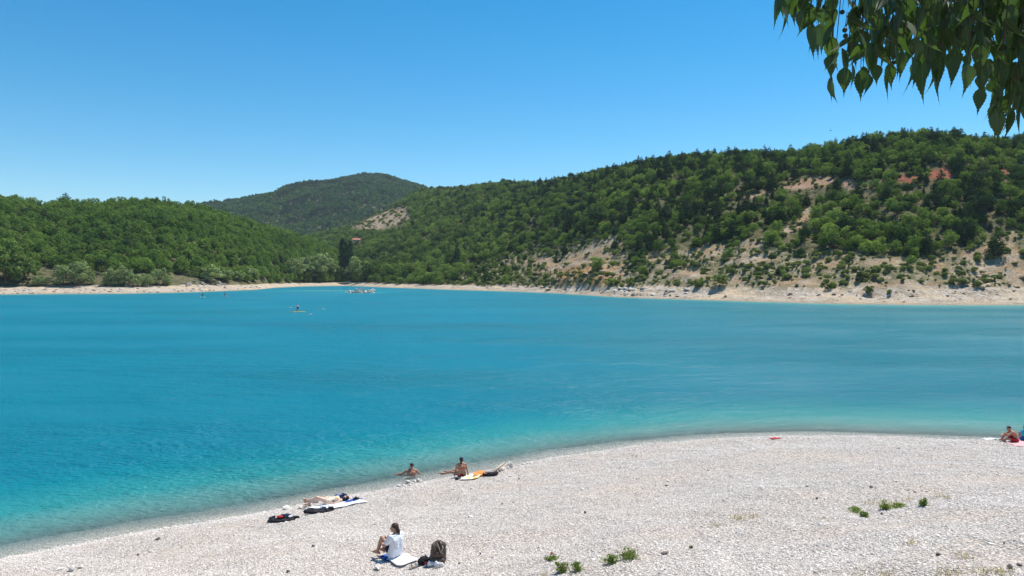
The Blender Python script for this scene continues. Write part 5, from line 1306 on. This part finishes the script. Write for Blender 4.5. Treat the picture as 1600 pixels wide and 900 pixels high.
# ------------------------------------------------------------------ the nettle tree whose branches hang into the frame
def celtis_mat():
    a = NT('nettle_tree_leaf'); oi = a.n('ObjectInfo').outputs['Random']; tc = a.n('TexCoord').outputs['Object']
    sx = a.n('SeparateXYZ', Vector=tc); x = a.math('ABSOLUTE', sx.outputs['X'])
    ve = a.math('SUBTRACT', a.math('MULTIPLY', sx.outputs['Z'], 1.0), a.math('MULTIPLY', x, -0.9))
    vein = a.math('GREATER_THAN', a.math('SINE', a.math('MULTIPLY', ve, 620.0)), 0.93)
    mid = a.math('LESS_THAN', x, 0.0007)
    v = a.math('MAXIMUM', a.math('MULTIPLY', vein, 0.5), mid)
    col = a.mix(oi, (0.011, 0.025, 0.012), (0.040, 0.064, 0.030)); col = a.mix(v, col, (0.13, 0.17, 0.08))
    back = a.mix(0.6, col, (0.085, 0.10, 0.068))
    bf = a.n('NewGeometry').outputs['Backfacing']
    col = a.mix(bf, col, back)
    d = a.n('BsdfPrincipled', Base__Color=col, Roughness=0.55); d.inputs['Specular IOR Level'].default_value = 0.3
    t = a.n('BsdfTranslucent', Color=a.mix(v, (0.12, 0.24, 0.03), (0.065, 0.14, 0.018)))
    return a.end(a.n('MixShader', Fac=0.24, i1=d, i2=t))
M['celtis'] = celtis_mat(); M['twig'] = simple('twig_bark', (0.09, 0.065, 0.05), 0.85, 0.3, 40); M['berry'] = simple('green_berry', (0.035, 0.04, 0.025), 0.4, 0.3, 40)
def celtis_leaf(L, W, curl, seed):
    """hangs from the origin along -Z: ovate, serrated, with a long drawn-out tip"""
    rr = random.Random(seed); V, Fc = [(0, 0, 0)], []
    n = 22; asym = rr.uniform(.86, 1.14); tipb = rr.uniform(-.10, .10)
    prof = []
    for i in range(1, n + 1):
        t = i / n
        w = W * 0.5 * (math.sin(math.pi * min(t / 0.80, 1.0) ** 0.84) ** 0.95 if t < 0.80 else 0.0)
        if t >= 0.62: w = max(w, W * 0.5 * 0.36 * (1 - (t - 0.62) / 0.38) ** 1.3)
        ser = (0.0014 if i % 2 else -0.0005) if 0.1 < t < .85 else 0
        w *= 1.0 if t < .3 else 1 - 0.28 * min(1, (t - .3) / .4)
        prof.append((t, w + (ser if w > 0.002 else 0)))
    for t, w in prof:
        y = curl * L * (t * t) * 0.35; bx_ = tipb * L * max(0, t - .6) * 1.6
        fold = 0.35 * w
        V += [(bx_ - w, y + fold, -L * t + w * 0.15), (bx_, y, -L * t), (bx_ + w * asym, y + fold, -L * t + w * 0.15)]
    faces = [(0, 1, 2, 2), (0, 2, 3, 3)]
    bm = bmesh.new(); vs = [bm.verts.new(v) for v in V]
    bm.faces.new((vs[0], vs[1], vs[2])); bm.faces.new((vs[0], vs[2], vs[3]))
    for i in range(n - 1):
        a, b = 1 + 3 * i, 4 + 3 * i
        bm.faces.new((vs[a], vs[b], vs[b + 1], vs[a + 1])); bm.faces.new((vs[a + 1], vs[b + 1], vs[b + 2], vs[a + 2]))
    return bm_mesh('leaf', bm, M['celtis'], True)
LV = [celtis_leaf(R.uniform(.082, .108), R.uniform(.034, .047), R.uniform(-1.2, 1.2), 900 + i) for i in range(16)]
TX, TY = 4.4, 2.2
tree = empty('nettle_tree', (TX, TY, gz(TX, TY)), 0, 'nettle tree with drooping toothed leaves and small berries hanging into the top right', 'tree')
T0 = tree.location.copy()
def tl(v): return Vector(v) - T0
bm = bmesh.new()
tube_bm(bm, [(0, 0, -.3), (0.02, 0, .6), (-.05, .05, 1.8), (-.10, .05, 3.0), (-.05, .1, 4.6)], [.30, .20, .17, .15, .10], 12)
link('trunk', bm_mesh('trunk', bm, M['bark']), tree)
top_z = EYE + 1.25
limbs = [[(-.10, .05, 2.6), tl((3.1, 2.3, EYE + 1.0)), tl((2.0, 2.5, top_z)), tl((1.25, 2.4, EYE + 1.12)), tl((0.95, 2.25, EYE + 1.02))],
         [(-.10, .05, 2.9), tl((3.0, 2.9, EYE + 1.4)), tl((1.9, 3.1, EYE + 1.45)), tl((1.3, 3.0, EYE + 1.4))],
         [(-.10, .05, 2.4), tl((3.4, 1.9, EYE + .7)), tl((2.2, 2.0, EYE + 1.05)), tl((1.5, 1.9, EYE + 1.05))]]
for pts_ in limbs:
    bm = bmesh.new(); tube_bm(bm, [tuple(p) for p in pts_], [.07, .045, .028, .016, .006][:len(pts_)], 8); link('branch', bm_mesh('branch', bm, M['bark']), tree)
bound = ptab([(1210, 30), (1222, 44), (1245, 46), (1262, 88), (1285, 92), (1292, 118), (1300, 176), (1318, 152), (1340, 150), (1355, 163), (1376, 148), (1400, 153), (1412, 122), (1430, 143), (1452, 152), (1478, 150), (1490, 128), (1512, 148), (1522, 146), (1534, 196), (1546, 220), (1572, 222), (1590, 212), (1620, 214), (1660, 200)])
def add_leaf(P, px_hint, out, spread=0.5, scale=1.0):
    """petiole at P, leaf hanging"""
    me = R.choice(LV); o = bpy.data.objects.new('leaf', me); COL.objects.link(o); o.parent = tree
    yaw = R.uniform(0, 6.283) if out is None else out + R.gauss(0, .35)
    tilt = R.uniform(0.02, spread)
    q = Quaternion((0, 0, 1), yaw) @ Quaternion((1, 0, 0), tilt) @ Quaternion((0, 0, 1), R.uniform(-.7, .7))
    o.rotation_mode = 'QUATERNION'; o.rotation_quaternion = q; o.location = tl(P); s = scale * R.uniform(.70, 1.22); o.scale = (s, s, s)
nleaf = 0
twig_bms = []
specs = [(1222, 2.1, 0), (1236, 2.2, 0), (1252, 2.05, 0), (1268, 2.15, 0)]
for layer, (yd, off) in enumerate(((2.15, 0), (2.38, 9), (2.62, -6))):
    x = 1216 + off * 0.6 if layer < 2 else 1300
    while x < 1640:
        specs.append((x + R.uniform(-5, 5), yd + R.uniform(-.12, .12), layer)); x += R.uniform(17, 25) if layer < 2 else 26
for (px, yd, layer) in specs:
    yb = float(np.interp(px, *bound)) - (0 if layer == 0 else 12 * layer)
    end = at_depth(px, yb - 44 * 2.25 / yd, yd)
    topx = px + R.uniform(10, 34)
    up_ = at_depth(topx, -60 - R.uniform(0, 60), yd + R.uniform(-.1, .1))
    mid = up_.lerp(end, .55) + V_((R.uniform(-.01, .01), 0, R.uniform(.0, .03)))
    pts_ = [up_ + V_((.10, .02, .16)), up_, mid, end]
    bm = bmesh.new(); tube_bm(bm, [tuple(tl(p)) for p in pts_], [.0035, .0026, .0018, .001], 5); link('twig', bm_mesh('twig', bm, M['twig']), tree)
    path = [up_.lerp(mid, t / 6) for t in range(6)] + [mid.lerp(end, t / 5) for t in range(6)]
    Ltot = (up_ - end).length; step = 0.040; k = max(2, int(Ltot / step)); side = R.random() * 6
    for i in range(k + 1):
        t = 1 - i / k
        P = path[min(int(t * 11), 11)]
        pp = project(P.x, P.y, P.z)
        if pp[1] < -55 or nleaf >= 292: continue
        side += math.pi + R.uniform(-.5, .5)
        if i == 0: add_leaf(P, px, None, 0.12)
        else:
            Pl = P + V_((math.cos(side), math.sin(side), -.25)) * R.uniform(.008, .018)
            add_leaf(Pl, px, side + math.pi / 2, 0.85)
        nleaf += 1
print('LEAVES', nleaf, 'twigs', len(specs))
for px, py, yd in ((1288, 11, 2.1), (1316, 19, 2.1), (1330, 21, 2.15), (1320, 47, 2.05), (1321, 56, 2.05), (1396, 98, 2.2), (1357, 119, 2.3), (1392, 60, 2.3)):
    P = at_depth(px, py, yd); bm = bmesh.new(); bmesh.ops.create_icosphere(bm, subdivisions=2, radius=0.0070, matrix=Matrix.Translation(tl(P)))
    link('berry', bm_mesh('berry', bm, M['berry']), tree)
    bm = bmesh.new(); tube_bm(bm, [tuple(tl(P + V_((.006, 0, .05)))), tuple(tl(P + V_((.0, 0, .006))))], [.0008, .0006], 4); link('berry_stalk', bm_mesh('berry_stalk', bm, M['twig']), tree)
# the rest of the crown overhead and behind, which shades the hanging leaves
lv = LV[0]; base = np.array([v.co[:] for v in lv.vertices]); fcs = [tuple(p.vertices) for p in lv.polygons]
keepf = [f for f in fcs if len(f) == 4]
VV, FF = [], []; rr = np.random.RandomState(77)
def crown_leaf(P):
    a, b, c = rr.rand() * 6.28, rr.rand() * 0.8, rr.rand() * 6.28
    m = (Matrix.Rotation(a, 3, 'Z') @ Matrix.Rotation(b, 3, 'X') @ Matrix.Rotation(c, 3, 'Z'))
    k = len(VV) * len(base)
    VV.append(base @ np.array(m).T * (0.9 + .3 * rr.rand()) + np.array(P)); FF.append(np.array(keepf) + k)
for i in range(15000):
    u = rr.rand(); x = 1.0 + 5.2 * rr.rand() ** 0.8; y = 0.9 + 5.4 * rr.rand(); z = EYE + 0.95 + 2.6 * rr.rand()
    px, py = project(x, y, z)
    if px < 1700 and (py > -40): continue
    if px < 1225 and py > -320: continue
    crown_leaf(tl((x, y, z)))
for i in range(5200):
    x, y, z = 1.15 + 1.8 * rr.rand(), 2.5 + 1.3 * rr.rand(), EYE + 0.55 + 1.2 * rr.rand()
    px, py = project(x, y, z)
    by = float(np.interp(px, *bound))
    if px < 1330 or py > by - 46 - 60 * rr.rand() or rr.rand() > (px - 1290) / 160: continue
    crown_leaf(tl((x, y, z)))
cm = mesh_np('crown', np.concatenate(VV), np.concatenate(FF), M['celtis'], True)
cr = link('crown', cm, tree); tag(cr, kind='stuff')

bpy.data.scenes.remove(TMP)
